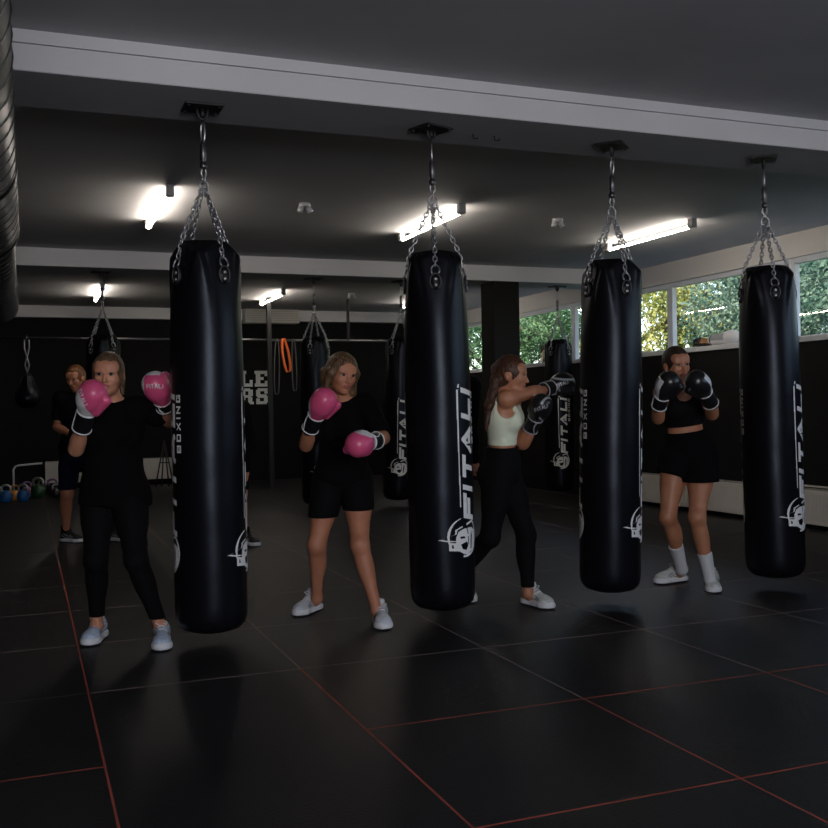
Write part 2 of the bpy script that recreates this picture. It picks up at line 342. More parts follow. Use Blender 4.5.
for (x, y, lab) in spots:
    t = empty('ceiling_spot', (x, y, HC), lab, 'ceiling spot', 'twin ceiling spots')
    MB().lathe([(.05, 0), (.055, -.02), (.04, -.035)], 20).build('housing', MT['spotw'], t, True)
    for s in (-1, 1): MB().tube([(s*.03, 0, -.03), (s*.045, -.01, -.075)], [.022, .028], 12).build('spot_head', MT['spotw'], t, True)
# small steel hooks left on the soffit
for k, x in enumerate((2.48, 2.62)):
    tag(MB().tube([(x, 5.3, HB-.002), (x, 5.3, HB-.03), (x+.03, 5.3, HB-.03), (x+.03, 5.3, HB-.015)], .004, 6).build('ceiling_hook', MT['blacksteel']), ['small black hook on the beam underside right of the second mount, left one', 'small black hook on the beam underside right of the second mount, right one'][k], 'hook', 'small hooks on the beam')
# ------------------------------------------------------------------ duct
t = empty('spiral_duct', (-.258, 2, 2.62), 'dark galvanised spiral duct running along the ceiling at the left edge', 'duct')
def duct(name, y0, y1, r, parent, ribs):
    n = int((y1-y0)/.02); prof = []
    mb = MB(); pts = []; rad = []
    mb.tube([(0, y0, 0), (0, y1, 0)], r, 40, cap=True)
    o = mb.build(name, MT['duct'], parent, True)
    rb = MB(); pp = []
    k = int((y1-y0)/ribs*24)
    for i in range(k+1):
        a = 2*PI*i/24; pp.append((r*math.cos(a), y0+ribs*i/24, r*math.sin(a)))
    rb.tube(pp, .007, 6); rb.build('spiral_ridge', MT['ductdark'], o, True); return o
duct('duct_section', -1.0, 5.9, .235, t, .24)
rb = MB().tube([(0, 3.9, 0), (0, 4.02, 0)], .243, 40).build('joint_collar', MT['duct'], t, True)
duct('duct_section', -.0+5.9, 6.0, .19, t, .16) if False else None
duct('duct_section', 5.9, 11.6, .20, t, .24)
MB().tube([(0, 5.86, 0), (0, 5.98, 0)], .243, 40).build('joint_collar', MT['duct'], t, True)
for y in (1.2, 4.6, 7.6, 10.6): MB().box((-.008, y, .18), (.008, y+.03, HC-2.62)).build('hanger_strap', MT['ductdark'], t)

# ------------------------------------------------------------------ punching bags
RB = .189; BH = 2.04
def chain_links(mb, a, b, L=.036, r=.0042, w=.0115):
    a = np.array(a, float); b = np.array(b, float); d = b-a; D = np.linalg.norm(d); t = d/D; n = max(2, int(round(D/(L*.78)))); st = D/n
    u = np.cross(t, [0, 0, 1.]) if abs(t[2]) < .95 else np.cross(t, [1., 0, 0]); u /= np.linalg.norm(u); v = np.cross(t, u)
    for i in range(n):
        c = a+t*st*(i+.5); s = u if i % 2 else v; pts = []
        for k in range(10):
            an = 2*PI*k/10; pts.append(c+t*math.cos(an)*L*.52+s*math.sin(an)*w)
        mb.tube(pts, r, 6, closed=True)
def ring(mb, c, n, R_, r, seg=20, sx=1, up=None):
    n = nv(n); u = nv(np.cross(n, [0, 0, 1.]) if abs(n[2]) < .9 else np.cross(n, [1., 0, 0])); v = np.cross(n, u)
    mb.tube([np.array(c)+R_*(math.cos(2*PI*k/seg)*u*sx+math.sin(2*PI*k/seg)*v) for k in range(seg)], r, 8, closed=True)
def lettering():                                     # the print, as a function of (u across, v up) in metres
    du = .0024; U = np.arange(-.135, .185, du); V = np.arange(-.125, .90, du); uu, vv = np.meshgrid(U, V, indexing='ij'); on = np.zeros(uu.shape, bool)
    def seg(u0, v0, u1, v1, w0, w1=None):
        w1 = w0 if w1 is None else w1; d = np.array([u1-u0, v1-v0]); L2 = d@d; t = np.clip(((uu-u0)*d[0]+(vv-v0)*d[1])/L2, 0, 1)
        return np.hypot(uu-u0-t*d[0], vv-v0-t*d[1]) < (w0+(w1-w0)*t)
    # letters read upwards: letter x -> v, letter height -> -u
    def stroke(x0, y0, x1, y1, cap, base, vb, w, sl=.22):   # butt ended stroke in letter coordinates
        X = vv-vb; Y = base-uu; X = X-sl*Y
        d = np.array([x1-x0, y1-y0]); L = math.hypot(*d); d = d/L; s = (X-x0)*d[0]+(Y-y0)*d[1]; q = -(X-x0)*d[1]+(Y-y0)*d[0]
        return (s > -w*.5) & (s < L+w*.5) & (np.abs(q) < w*.5)
    cap = .098; base = .122; w = .029; h = w*.5
    def L_(ch, vb):
        nonlocal on
        S = {'F': [(h, h, h, cap-h), (h, cap-h, .128, cap-h), (h, cap*.50, .105, cap*.50)], 'I': [(h, h, h, cap-h)], 'T': [(.062, h, .062, cap-h), (h, cap-h, .112, cap-h)],
             'A': [(h*.6, h, .058, cap-h), (.058, cap-h, .128, h), (.035, cap*.28, .10, cap*.28)], 'L': [(h, h, h, cap-h), (h, h, .110, h)]}[ch]
        for q in S: on |= stroke(*q, cap, base, vb, w)
        on &= True
    v = .085
    for ch, ad in (('F', .147), ('I', .058), ('T', .140), ('A', .165), ('L', .130), ('I', .05)): L_(ch, v); v += ad+.013
    # clip letters to the cap band
    on &= ~(((uu < base-cap-.001) | (uu > base+.001)) & (vv > .06))
    on |= seg(.004, .17, -.001, .82, .003, .0065) ; on |= seg(-.001, .82, .010, .852, .006)
    # BOXING, thin capitals
    bc = .034; bb = .172; bw = .0075; bh = bw*.5; v = .520; wd = .038
    S = {'B': [(bh, bh, bh, bc-bh), (bh, bc-bh, wd-bh, bc-bh), (bh, bh, wd-bh, bh), (bh, bc*.5, wd-bh, bc*.5), (wd-bh, bh, wd-bh, bc-bh)],
         'O': [(bh, bh, bh, bc-bh), (bh, bc-bh, wd-bh, bc-bh), (bh, bh, wd-bh, bh), (wd-bh, bh, wd-bh, bc-bh)], 'X': [(bh, bh, wd-bh, bc-bh), (bh, bc-bh, wd-bh, bh)],
         'I': [(bh, bh, bh, bc-bh)], 'N': [(bh, bh, bh, bc-bh), (bh, bc-bh, wd-bh, bh), (wd-bh, bh, wd-bh, bc-bh)], 'G': [(bh, bh, bh, bc-bh), (bh, bc-bh, wd-bh, bc-bh), (bh, bh, wd-bh, bh), (wd-bh, bh, wd-bh, bc*.5), (wd*.55, bc*.5, wd-bh, bc*.5)]}
    for ch in 'BOXING':
        for q in S[ch]: on |= stroke(*q, bc, bb, v, bw, 0)
        v += (wd if ch != 'I' else bw)+.020
    # round emblem: broken ring, skull with a long pointed spike
    cu, cv = .032, .0; rr = np.hypot(uu-cu, vv-cv); an = np.degrees(np.arctan2(vv-cv, uu-cu)) % 360
    on |= (np.abs(rr-.108) < (.002+.006*np.clip(1-np.abs(an-165)/55, 0, 1))) & (an > 105) & (an < 215)
    on |= (np.abs(rr-.108) < .0062) & ((an < 52) | (an > 262))
    def poly(P):
        c = np.zeros(uu.shape, bool)
        for q in range(len(P)):
            (x1, y1), (x2, y2) = P[q], P[q-1]
            if y1 == y2: continue
            c ^= ((y1 > vv) != (y2 > vv)) & (uu < (x2-x1)*(vv-y1)/(y2-y1)+x1)
        return c
    on |= poly([(-.134, -.012), (-.03, .018), (-.02, .040), (-.03, .036), (-.04, .016), (-.118, -.008), (-.073, -.016), (-.03, -.018), (-.03, -.024), (-.08, -.022)])
    sk = poly([(-.073, -.028), (-.03, -.030), (-.030, 0), (-.015, .030), (.02, .045), (.09, .05), (.13, .03), (.13, -.06), (.10, -.076), (.05, -.103), (.02, -.095), (-.01, -.078), (-.073, -.072)])
    sk &= ~poly([(.000, -.040), (.045, -.028), (.058, -.050), (.040, -.075), (.012, -.068)]); sk &= ~poly([(.078, -.070), (.088, -.072), (.098, .0), (.090, .030), (.082, .0)]); sk &= ~poly([(-.005, .004), (.030, .002), (.034, -.008), (.0, -.010)]); sk &= ~poly([(.045, .05), (.052, .05), (.062, .015), (.055, .012)])
    sk &= ~poly([(-.058, -.040), (-.048, -.040), (-.044, -.060), (-.056, -.060)]); sk &= ~((np.abs(uu-.060) < .004) & (vv < .0) & (vv > -.045))
    sk |= seg(-.032, .040, .012, .058, .0035) | seg(-.032, .040, -.030, .022, .0035) | seg(.05, .07, .10, .085, .006)
    on |= sk
    return on, U, V, du
on, U, V, du = lettering()
def wrap_print(name, on, U, V, du, ang, zc, R_, m):
    mb_v = []; mb_f = []
    for i in range(len(U)):                          # merge runs along v
        col = on[i]; j = 0
        while j < len(V):
            if col[j]:
                k = j
                while k < len(V) and col[k]: k += 1
                n = len(mb_v)
                for (u, v) in ((U[i]-du/2, V[j]), (U[i]+du/2, V[j]), (U[i]+du/2, V[k-1]+du), (U[i]-du/2, V[k-1]+du)):
                    a = ang+u/R_; mb_v.append((R_*math.cos(a), R_*math.sin(a), zc+v))
                mb_f.append((n, n+1, n+2, n+3)); j = k
            else: j += 1
    me = bpy.data.meshes.new(name); me.from_pydata(mb_v, [], mb_f); me.materials.append(m); return me
# bag built with its bottom at 0; angle 0 = first lug, +angle turns to the right as seen from outside
def bag_meshes():
    d = {}
    prof = [(.02, .0), (.10, .004), (.150, .020), (.176, .048), (.186, .085), (RB, .14)]+[(RB-.0012*math.sin(i*1.7), .14+i*.08) for i in range(1, 17)]+[(RB-.002, BH-.50), (RB-.005, BH-.38), (RB-.008, BH-.30), (RB-.010, BH-.24), (RB-.012, BH-.20), (RB-.014, BH-.16), (RB-.018, BH-.12), (RB-.022, BH-.08), (RB-.026, BH-.04), (RB-.030, BH-.012), (RB-.036, BH-.002), (RB-.055, BH+.0), (RB-.060, BH-.004), (.06, BH-.006), (.02, BH-.006)]
    def mod(r, z, a):
        f = max(0, min(1, (z-(BH-.34))/.33)); c = math.sin(2*a)**2
        if r < RB-.050 and z > BH-.1: return r-.012*c, z
        r2 = r+f*(-.020*(1-c)+.020*c)+.0012*math.sin(3*a+z*5)
        # pleats where the sheet folds in beside each lug
        aa = ((a+PI/4) % (PI/2))-PI/4; da = abs(aa)-(.30+.55*f*.6)
        r2 -= .009*f*math.exp(-(da/.07)**2)-.005*f*math.exp(-((da-.14)/.07)**2)
        return r2, z-(.058*c*max(0, (f-.55)/.45) if z > BH-.2 else 0)
    o = MB().lathe(prof, 128, mod=mod).mesh('bag_body', MT['leather'], True); d['body'] = o
    s = MB(); a0 = .0
    R1 = RB-.010; zc = BH-.180
    pts = [(R1+.0-.004*math.sin(t)-.004*math.cos(t)**2, .034*math.cos(t), zc+.048*math.sin(t)) for t in np.linspace(0, 2*PI, 28, endpoint=False)]
    for i, p in enumerate(pts): s.v.append(p)
    s.v += [(R1-.012, p[1]*1.02, p[2]) for p in pts]
    n = len(pts); s.f.append(tuple(range(n))); s.m.append(0)
    for i in range(n): s.f.append((i, n+i, n+(i+1) % n, (i+1) % n)); s.m.append(0)
    s.tube([(R1, p[1]*.90, (p[2]-zc)*.92+zc) for p in pts], .0028, 6, closed=True, mi=1)
    d['lug'] = s.mesh('lug_patch', [MT['leather2'], MT['stitch']], True)
    s = MB()
    for z in (0,): s.lathe([(.0105, -.004), (.0105, .003), (.006, .007)], 12) ; 
    V2 = []
    for i, (x, y, z) in enumerate(s.v):
        k = 0 if i < 36 else 1; V2.append((R1+.001+z, y, zc+.012+x))
    s.v = V2; d['rivet'] = s.mesh('rivet', MT['chrome'], True)
    s = MB(); pts = []
    for t in np.linspace(-.2*PI, 1.2*PI, 14): pts.append((R1-.006-.012*math.sin(t), .024*math.cos(t), zc+.062+.030*math.sin(t)))
    s.tube(pts, .005, 8); d['ring'] = s.mesh('d_ring', MT['chrome'], True)
    s = MB(); chain_links(s, (R1-.016, 0, BH-.092), (RB-.050, 0, BH+.012)); chain_links(s, (RB-.052, 0, BH+.014), (.012, 0, BH+.285)); d['chain'] = s.mesh('hanging_chain', MT['chrome'], True)
    s = MB(); ring(s, (0, 0, BH+.305), (1, 0, 0), .026, .006, 20); chain_links(s, (0, 0, BH+.325), (0, 0, BH+.39), L=.05, r=.0055, w=.015); d['gather'] = s.mesh('gather_ring', MT['chrome'], True)
    s = MB(); z = BH+.39
    s.lathe([(.010, z), (.020, z+.012), (.020, z+.03), (.013, z+.035), (.013, z+.05), (.017, z+.055), (.017, z+.13), (.011, z+.14), (.008, z+.15)], 20)
    d['swivel'] = s.mesh('swivel', MT['blacksteel'] if False else mat('swivel_steel', (.16, .16, .17), .4, metal=1), True)
    s = MB(); pts = []
    for t in np.linspace(0, 2*PI, 20, endpoint=False): pts.append((.018*math.cos(t), 0, BH+.585+.055*math.sin(t)))
    s.tube(pts, .006, 8, closed=True); d['carabiner'] = s.mesh('carabiner', MT['chrome'], True)
    d['p1'] = wrap_print('print', on, U, V, du, math.radians(33), .425, RB+.0022, MT['printw'])
    d['p2'] = wrap_print('print', on, U, V, du, math.radians(33-164), .425, RB+.0022, MT['printw'])
    return d
BM = bag_meshes()
def make_bag():
    t = empty('punching_bag', (0, 0, 0), '-', 'punching bag', 'black punching bags hanging from the beams')
    b = link('bag_body', BM['body'], t); b1 = link('logo_print', BM['p1'], b); b2 = link('logo_print', BM['p2'], b); b1['label'] = 'white FITALI BOXING lettering with skull emblem'; b2['label'] = 'white FITALI BOXING lettering with skull emblem'
    for k in range(4):
        l = link('lug_patch', BM['lug'], t); l.rotation_euler = (0, 0, k*PI/2); link('rivet', BM['rivet'], l); link('rivet', BM['rivet'], l).location = (0, 0, -.034); link('d_ring', BM['ring'], l)
        c = link('hanging_chain', BM['chain'], t); c.rotation_euler = (0, 0, k*PI/2)
    link('gather_ring', BM['gather'], t); link('swivel', BM['swivel'], t); link('carabiner', BM['carabiner'], t)
    return t
def make_mount():
    m = empty('ceiling_mount', (0, 0, 0), '-', 'ceiling mount', 'black mounting plates under the beams')
    mb = MB(); mb.box((-.085, -.10, -.012), (.085, .10, 0)); bevel(mb.build('mounting_plate', MT['blacksteel'], m), .003)
    for x in (-.065, .065):
        for y in (-.08, .08): MB().lathe([(.009, -.012), (.009, -.020), (.004, -.022)], 6, c=(x, y, 0)).build('plate_bolt', MT['blacksteel'], m)
    mb = MB(); pts = [(.0, .028*math.cos(a), -.012-.055*math.sin(a)) for a in np.linspace(0, PI, 12)]; mb.tube(pts, .008, 8); mb.tube([(0, 0, -.012), (0, 0, -.055)], .012, 10); mb.build('eye_hook', MT['blacksteel'], m, True)
    return m
Z0 = .085
bags = [ # x, y, lug angle seen (deg, + = image right of the line to the camera), tilt, label, mount label
 (.897, 5.27, 33, (0, 0), 'tall black punching bag at far left, beside the blonde woman in black leggings', 'black ceiling plate above the leftmost front punching bag'),
 (2.20, 5.27, 1, (0, -.5), 'tall black punching bag standing between the woman in shorts and the pale crop top', 'black ceiling plate above the second front punching bag'),
 (3.41, 5.27, 31, (0, 1.2), 'tall black punching bag being punched by the woman in the pale top', 'black ceiling plate above the third front punching bag'),
 (4.56, 5.25, 16, (0, -.9), 'tall black punching bag at far right in front of the windows', 'black ceiling plate above the rightmost front punching bag'),
 (.83, 11.7, 40, (0, 0), 'distant black punching bag directly behind the blonde woman head at left', 'small looking black plate on the second beam at left'),
 (3.30, 11.7, -20, (0, 0), 'distant black punching bag behind the woman in black shorts with pink gloves', 'small looking black plate on the second beam above the woman in shorts'),
 (4.44, 11.7, -38, (0, 2.0), 'distant black punching bag with readable white lettering left of the middle bag', 'small looking black plate on the second beam beside the middle bag chains'),
 (6.70, 11.74, -36, (0, 0), 'distant black punching bag near the dark column and windows', 'small looking black plate on the second beam in front of the windows')]
proto = mproto = None
for k, (x, y, deg, tilt, lab, ml) in enumerate(bags):
    o = make_bag() if proto is None else copy_tree(proto)
    if proto is None: proto = o
    o['label'] = lab
    base = math.atan2(-y, -x)                        # heading from the bag to the camera
    rz = base+math.radians(deg); o.rotation_euler = (0, math.radians(tilt[1]), 0)
    top = HB-.004-.055-Z0
    if tilt[1]:
        q = Matrix.Rotation(math.radians(tilt[1]), 4, Vector((M[0]@np.array([0, 0, 1.]), M[1]@np.array([0, 0, 1.]), 0)).normalized()) @ Matrix.Rotation(rz, 4, 'Z')
        off = q.to_3x3()@Vector((0, 0, BH+.64)); o.matrix_world = Matrix.Translation(Vector((x, y, Z0+BH+.64))-off)@q
    else: o.rotation_euler = (0, 0, rz); o.location = (x, y, Z0)
    m = make_mount() if mproto is None else copy_tree(mproto)
    if mproto is None: mproto = m
    m.location = (x, y, HB-.004); m['label'] = ml; m.rotation_euler = (0, 0, [.0, .35, .75, .9, .2, .1, .5, .3][k]+PI/2)
#PART2
# ------------------------------------------------------------------ smooth solids (people, clothes, gloves, shoes)
def axis(lo, hi, h, fine=None):
    if fine is None: return np.arange(lo, hi+h, h)
    a, b, hf = fine; a = max(a, lo); b = min(b, hi)
    if b <= a: return np.arange(lo, hi+h, h)
    A = np.arange(lo, a, h) if a > lo else np.array([]); B = np.arange(a, b, hf); C = np.arange(b, hi+h, h)
    return np.concatenate([A, B, C])
class Solid:
    def __init__(s, lo, hi, h, fine=None):           # fine = (lo3, hi3, hf)
        s.ax = [axis(lo[i], hi[i], h, None if fine is None else (fine[0][i], fine[1][i], fine[2])) for i in range(3)]
        s.D = np.full([len(a) for a in s.ax], .5, np.float32); s.h = h
    def _sub(s, lo, hi):
        sl = []
        for i in range(3):
            a = np.searchsorted(s.ax[i], lo[i]); b = np.searchsorted(s.ax[i], hi[i])
            if b <= a: return None
            sl.append(slice(a, b))
        X, Y, Z = np.meshgrid(*[s.ax[i][sl[i]] for i in range(3)], indexing='ij')
        return tuple(sl), np.stack([X, Y, Z], -1).astype(np.float32)
    def _mix(s, sl, d, k, sub):
        a = s.D[sl]
        if sub:
            d = -d; h = np.clip(.5+.5*(d-a)/k, 0, 1); s.D[sl] = a*(1-h)+d*h+k*h*(1-h)
        else:
            h = np.clip(.5+.5*(a-d)/k, 0, 1); s.D[sl] = a*(1-h)+d*h-k*h*(1-h)
    def cone(s, a, b, ra, rb, k=.02, flat=None, clips=(), sub=False, fold=None):
        a = np.array(a, float); b = np.array(b, float); m = max(ra, rb)*1.1+k+.03
        q = s._sub(np.minimum(a, b)-m, np.maximum(a, b)+m)
        if q is None: return s
        sl, P = q; v = P-a; ab = b-a; L2 = max(ab@ab, 1e-9)
        t = np.clip((v@ab)/L2, 0, 1); w = v-t[..., None]*ab
        if flat is not None:
            n, f = flat; n = nv(n); w = w-(w@n)[..., None]*n*(1-1/f)
        d = np.linalg.norm(w, axis=-1)-(ra+(rb-ra)*t)
        if flat is not None: d = d*(.5+.5*flat[1])
        if fold: d = d+fold[0]*np.sin(P[..., 2]*fold[1]+3*np.sin(P[..., 0]*31+P[..., 1]*23))*np.sin(P[..., 0]*fold[1]*.6+P[..., 1]*fold[1]*.5)
        for (p, n) in clips: d = np.maximum(d, (P-np.array(p))@nv(n))
        s._mix(sl, d.astype(np.float32), k, sub); return s
    def ell(s, c, axes, rad, k=.02, clips=(), sub=False, fold=None):
        c = np.array(c, float); m = max(rad)*1.1+k+.03; q = s._sub(c-m, c+m)
        if q is None: return s
        sl, P = q; v = P-c; A = np.array([nv(x) for x in axes]); w = v@A.T; r = np.array(rad)
        k0 = np.linalg.norm(w/r, axis=-1); k1 = np.linalg.norm(w/(r*r), axis=-1)+1e-6
        d = k0*(k0-1)/k1; d = np.where(k0 < .3, -min(rad)*.7, d)
        if fold: d = d+fold[0]*np.sin(P[..., 2]*fold[1]+3*np.sin(P[..., 0]*31+P[..., 1]*23))*np.sin(P[..., 0]*fold[1]*.6+P[..., 1]*fold[1]*.5)
        for (p, n) in clips: d = np.maximum(d, (P-np.array(p))@nv(n))
        s._mix(sl, d.astype(np.float32), k, sub); return s
    def cut(s, p, n):
        X, Y, Z = np.meshgrid(*s.ax, indexing='ij'); n = nv(n)
        s.D = np.maximum(s.D, ((X-p[0])*n[0]+(Y-p[1])*n[1]+(Z-p[2])*n[2]).astype(np.float32)); return s
    def mesh(s):
        D = s.D; ins = D < 0; c = np.zeros([n-1 for n in D.shape], np.uint8)
        for a in (0, 1):
            for b in (0, 1):
                for e in (0, 1): c += ins[a:ins.shape[0]-1+a, b:ins.shape[1]-1+b, e:ins.shape[2]-1+e]
        I, J, K = np.nonzero((c > 0) & (c < 8)); n = len(I); idx = np.full(c.shape, -1, np.int64); idx[I, J, K] = np.arange(n)
        P = np.zeros((n, 3)); cnt = np.zeros(n)
        cs = [(a, b, e) for a in (0, 1) for b in (0, 1) for e in (0, 1)]
        for p in cs:
            for ax_ in range(3):
                if p[ax_]: continue
                q = list(p); q[ax_] = 1
                da = D[I+p[0], J+p[1], K+p[2]]; db = D[I+q[0], J+q[1], K+q[2]]; x = (da < 0) != (db < 0)
                t = np.where(x, da/np.where(x, da-db, 1), 0)
                for i3 in range(3): P[:, i3] += np.where(x, p[i3]+t*(q[i3]-p[i3]), 0)
                cnt += x
        P /= cnt[:, None]; V = np.empty((n, 3))
        for i3, I3 in enumerate((I, J, K)):
            A = s.ax[i3]; V[:, i3] = A[I3]+P[:, i3]*(A[I3+1]-A[I3])
        Fs = []
        for ax_ in range(3):
            o1, o2 = [(1, 2), (2, 0), (0, 1)][ax_]; sl0 = [slice(None)]*3; sl1 = [slice(None)]*3
            sl0[ax_] = slice(0, -1); sl1[ax_] = slice(1, None)
            a = ins[tuple(sl0)]; b = ins[tuple(sl1)]; E = np.argwhere(a != b)
            E = E[(E[:, o1] > 0) & (E[:, o2] > 0) & (E[:, o1] < c.shape[o1]) & (E[:, o2] < c.shape[o2])]
            def ci(d1, d2):
                Q = E.copy(); Q[:, o1] -= d1; Q[:, o2] -= d2; return idx[Q[:, 0], Q[:, 1], Q[:, 2]]
            q = np.stack([ci(1, 1), ci(0, 1), ci(0, 0), ci(1, 0)], 1); fl = a[E[:, 0], E[:, 1], E[:, 2]]
            q[~fl] = q[~fl][:, ::-1]; Fs.append(q)
        return V, np.concatenate(Fs)
    def build(s, name, mats, parent, origin=(0, 0, 0), pick=None):
        V, Fc = s.mesh(); me = bpy.data.meshes.new(name); Vl = V-np.array(origin)
        me.from_pydata(Vl.tolist(), [], Fc.tolist())
        for m in (mats if isinstance(mats, (list, tuple)) else [mats]): me.materials.append(m)
        if pick is not None: me.polygons.foreach_set('material_index', pick(V[Fc].mean(1)).astype(np.int32))
        me.polygons.foreach_set('use_smooth', [True]*len(Fc)); me.update()
        o = link(name, me, parent); return o
def bounds(pts, m):
    P = np.array(pts); return P.min(0)-m, P.max(0)+m
CR = M@[1, 0, 0]; TC = M@[0, 0, -1.]; UPV = np.array([0, 0, 1.])
def frame_of(J):
    T = nv(J['neck']-J['pelvis']); L = (J['shL']-J['shR']); L = nv(L-T*(L@T)); Fd = np.cross(L, T); return T, L, Fd
def torso(S, J, g=0, clips=(), fold=None, bust=True, k=.03, wide=1.0):
    T, L, Fd = J['T'], J['L'], J['Fd']; p = J['pelvis']; n = J['neck']; ln = np.linalg.norm(n-p)
    Lh = nv(J['hipL']-J['hipR']); Fh = nv(np.cross(Lh, T)); q = J.get('bulk', 1)*wide
    S.ell(p+T*.0, (Lh, Fh, T), (.158*q+g, .105*q+g, .12+g*.5), k, clips, fold=fold)
    S.cone(p+T*.03, p+T*ln*.55, .118*q+g, .112*q+g, k, (Fd, .76), clips, fold=fold)
    S.ell(p+T*ln*.67, (L, Fd, T), (.142*q+g, .100*q+g, .155+g*.5), k, clips, fold=fold)
    S.cone(J['shR']+L*.025-T*.01, J['shL']-L*.025-T*.01, .052+g, .052+g, k, None, clips, fold=fold)
    S.cone(n-T*.005-Fd*.01, J['shR']+L*.03, .045+g*.8, .038+g*.8, k, None, clips, fold=fold); S.cone(n-T*.005-Fd*.01, J['shL']-L*.03, .045+g*.8, .038+g*.8, k, None, clips, fold=fold)
    if bust:
        for s_ in (-1, 1): S.ell(p+T*ln*.66+L*s_*.068+Fd*.070, (L, Fd, T), (.058+g, .048+g, .058+g), k, clips, fold=fold)
    for s_, h in ((-1, 'hipR'), (1, 'hipL')): S.ell(J[h]-Fh*.045+L*s_*-.01-T*.01, (L, Fh, T), (.085+g, .080+g, .095+g), k, clips, fold=fold)
def legs(S, J, g=0, clips=(), which='RL', calf=True, fold=None, top=0, k=.03, q=1.0):
    q *= J.get('bulk', 1)
    for w_ in which:
        h, kn, an = J['hip'+w_], J['kn'+w_], J['an'+w_]
        S.cone(h, kn, .088*q+g+top, .052*q+g, k, None, clips, fold=fold)
        t0 = nv(kn-h); t1 = nv(np.cross(t0, J['Fd'])); S.ell(h+(kn-h)*.3, (t0, t1, np.cross(t0, t1)), (.16, .080*q+g, .083*q+g), k, clips)
        if calf:
            fw = nv(np.cross(np.cross(an-kn, J['toe'+w_]), an-kn)) if np.linalg.norm(np.cross(an-kn, J['toe'+w_])) > .05 else J['Fd']
            S.cone(kn, an, .050*q+g, .031*q+g, k, None, clips)
            S.ell(kn+(an-kn)*.30-fw*.018, (nv(an-kn), nv(np.cross(an-kn, fw)), fw), (.12, .047*q+g, .048*q+g), k, clips)
            S.ell(kn+fw*.012, (nv(an-kn), nv(np.cross(an-kn, fw)), fw), (.055, .046*q+g, .045*q+g), .02, clips)
def arms(S, J, g=0, which='RL', clipf=None, fore=True, k=.02, fold=None):
    for w_ in which:
        sh, el, wr = J['sh'+w_], J['el'+w_], J['wr'+w_]; cl = clipf(w_) if clipf else ()
        S.cone(sh, el, .047+g, .036+g, k, None, cl, fold=fold); ax0 = nv(el-sh); ax1 = nv(np.cross(ax0, [.31, .42, .85])); S.ell(sh-(el-sh)*.02, (ax0, ax1, np.cross(ax0, ax1)), (.058+g, .050+g, .050+g), k, cl)
        if fore:
            S.cone(el, wr, .037+g, .026+g, k, None, cl); S.ell(el+(wr-el)*.28, (nv(wr-el), nv(np.cross(wr-el, [.31, .42, .85])), nv(np.cross(wr-el, np.cross(wr-el, [.31, .42, .85])))), (.085, .041+g, .041+g), k, cl)
def head(S, c, Fh, U, L, k=.012):
    P = lambda f, u, l=0: c+Fh*f+U*u+L*l
    A = (L, Fh, U)
    S.ell(P(-.008, .022), A, (.074, .094, .092), .02)
    S.ell(P(.030, -.030), A, (.057, .058, .070), .03)
    S.ell(P(.030, -.075), A, (.040, .045, .030), .025)
    S.ell(P(.066, -.094), A, (.017, .015, .014), .02)
    S.cone(P(.050, .045, -.03), P(.050, .045, .03), .030, .030, .03)
    for s_ in (-1, 1):
        S.ell(P(.060, -.022, s_*.036), A, (.022, .022, .024), .02)          # cheek
        S.ell(P(.090, .006, s_*.031), A, (.017, .012, .011), .010, sub=True)  # socket
        S.cone(P(.080, .022, s_*.015), P(.072, .022, s_*.046), .010, .008, .012)  # brow ridge
        S.ell(P(-.010, -.008, s_*.075), (L, nv(Fh*.95+U*.2), U), (.009, .018, .030), .006)   # ear
        S.ell(P(.0, -.008, s_*.083), A, (.006, .008, .014), .004, sub=True)
    S.cone(P(.083, .010), P(.104, -.028), .0070, .0105, .010)               # nose
    for s_ in (-1, 1): S.ell(P(.094, -.032, s_*.010), A, (.008, .010, .007), .006)
    S.ell(P(.076, -.054), A, (.026, .016, .016), .012)
    S.ell(P(.0905, -.0515), A, (.021, .0070, .0048), .004); S.ell(P(.0895, -.0610), A, (.018, .0075, .0055), .004)
    S.ell(P(.097, -.0562), A, (.020, .006, .0012), .002, sub=True)
FOOT = {}
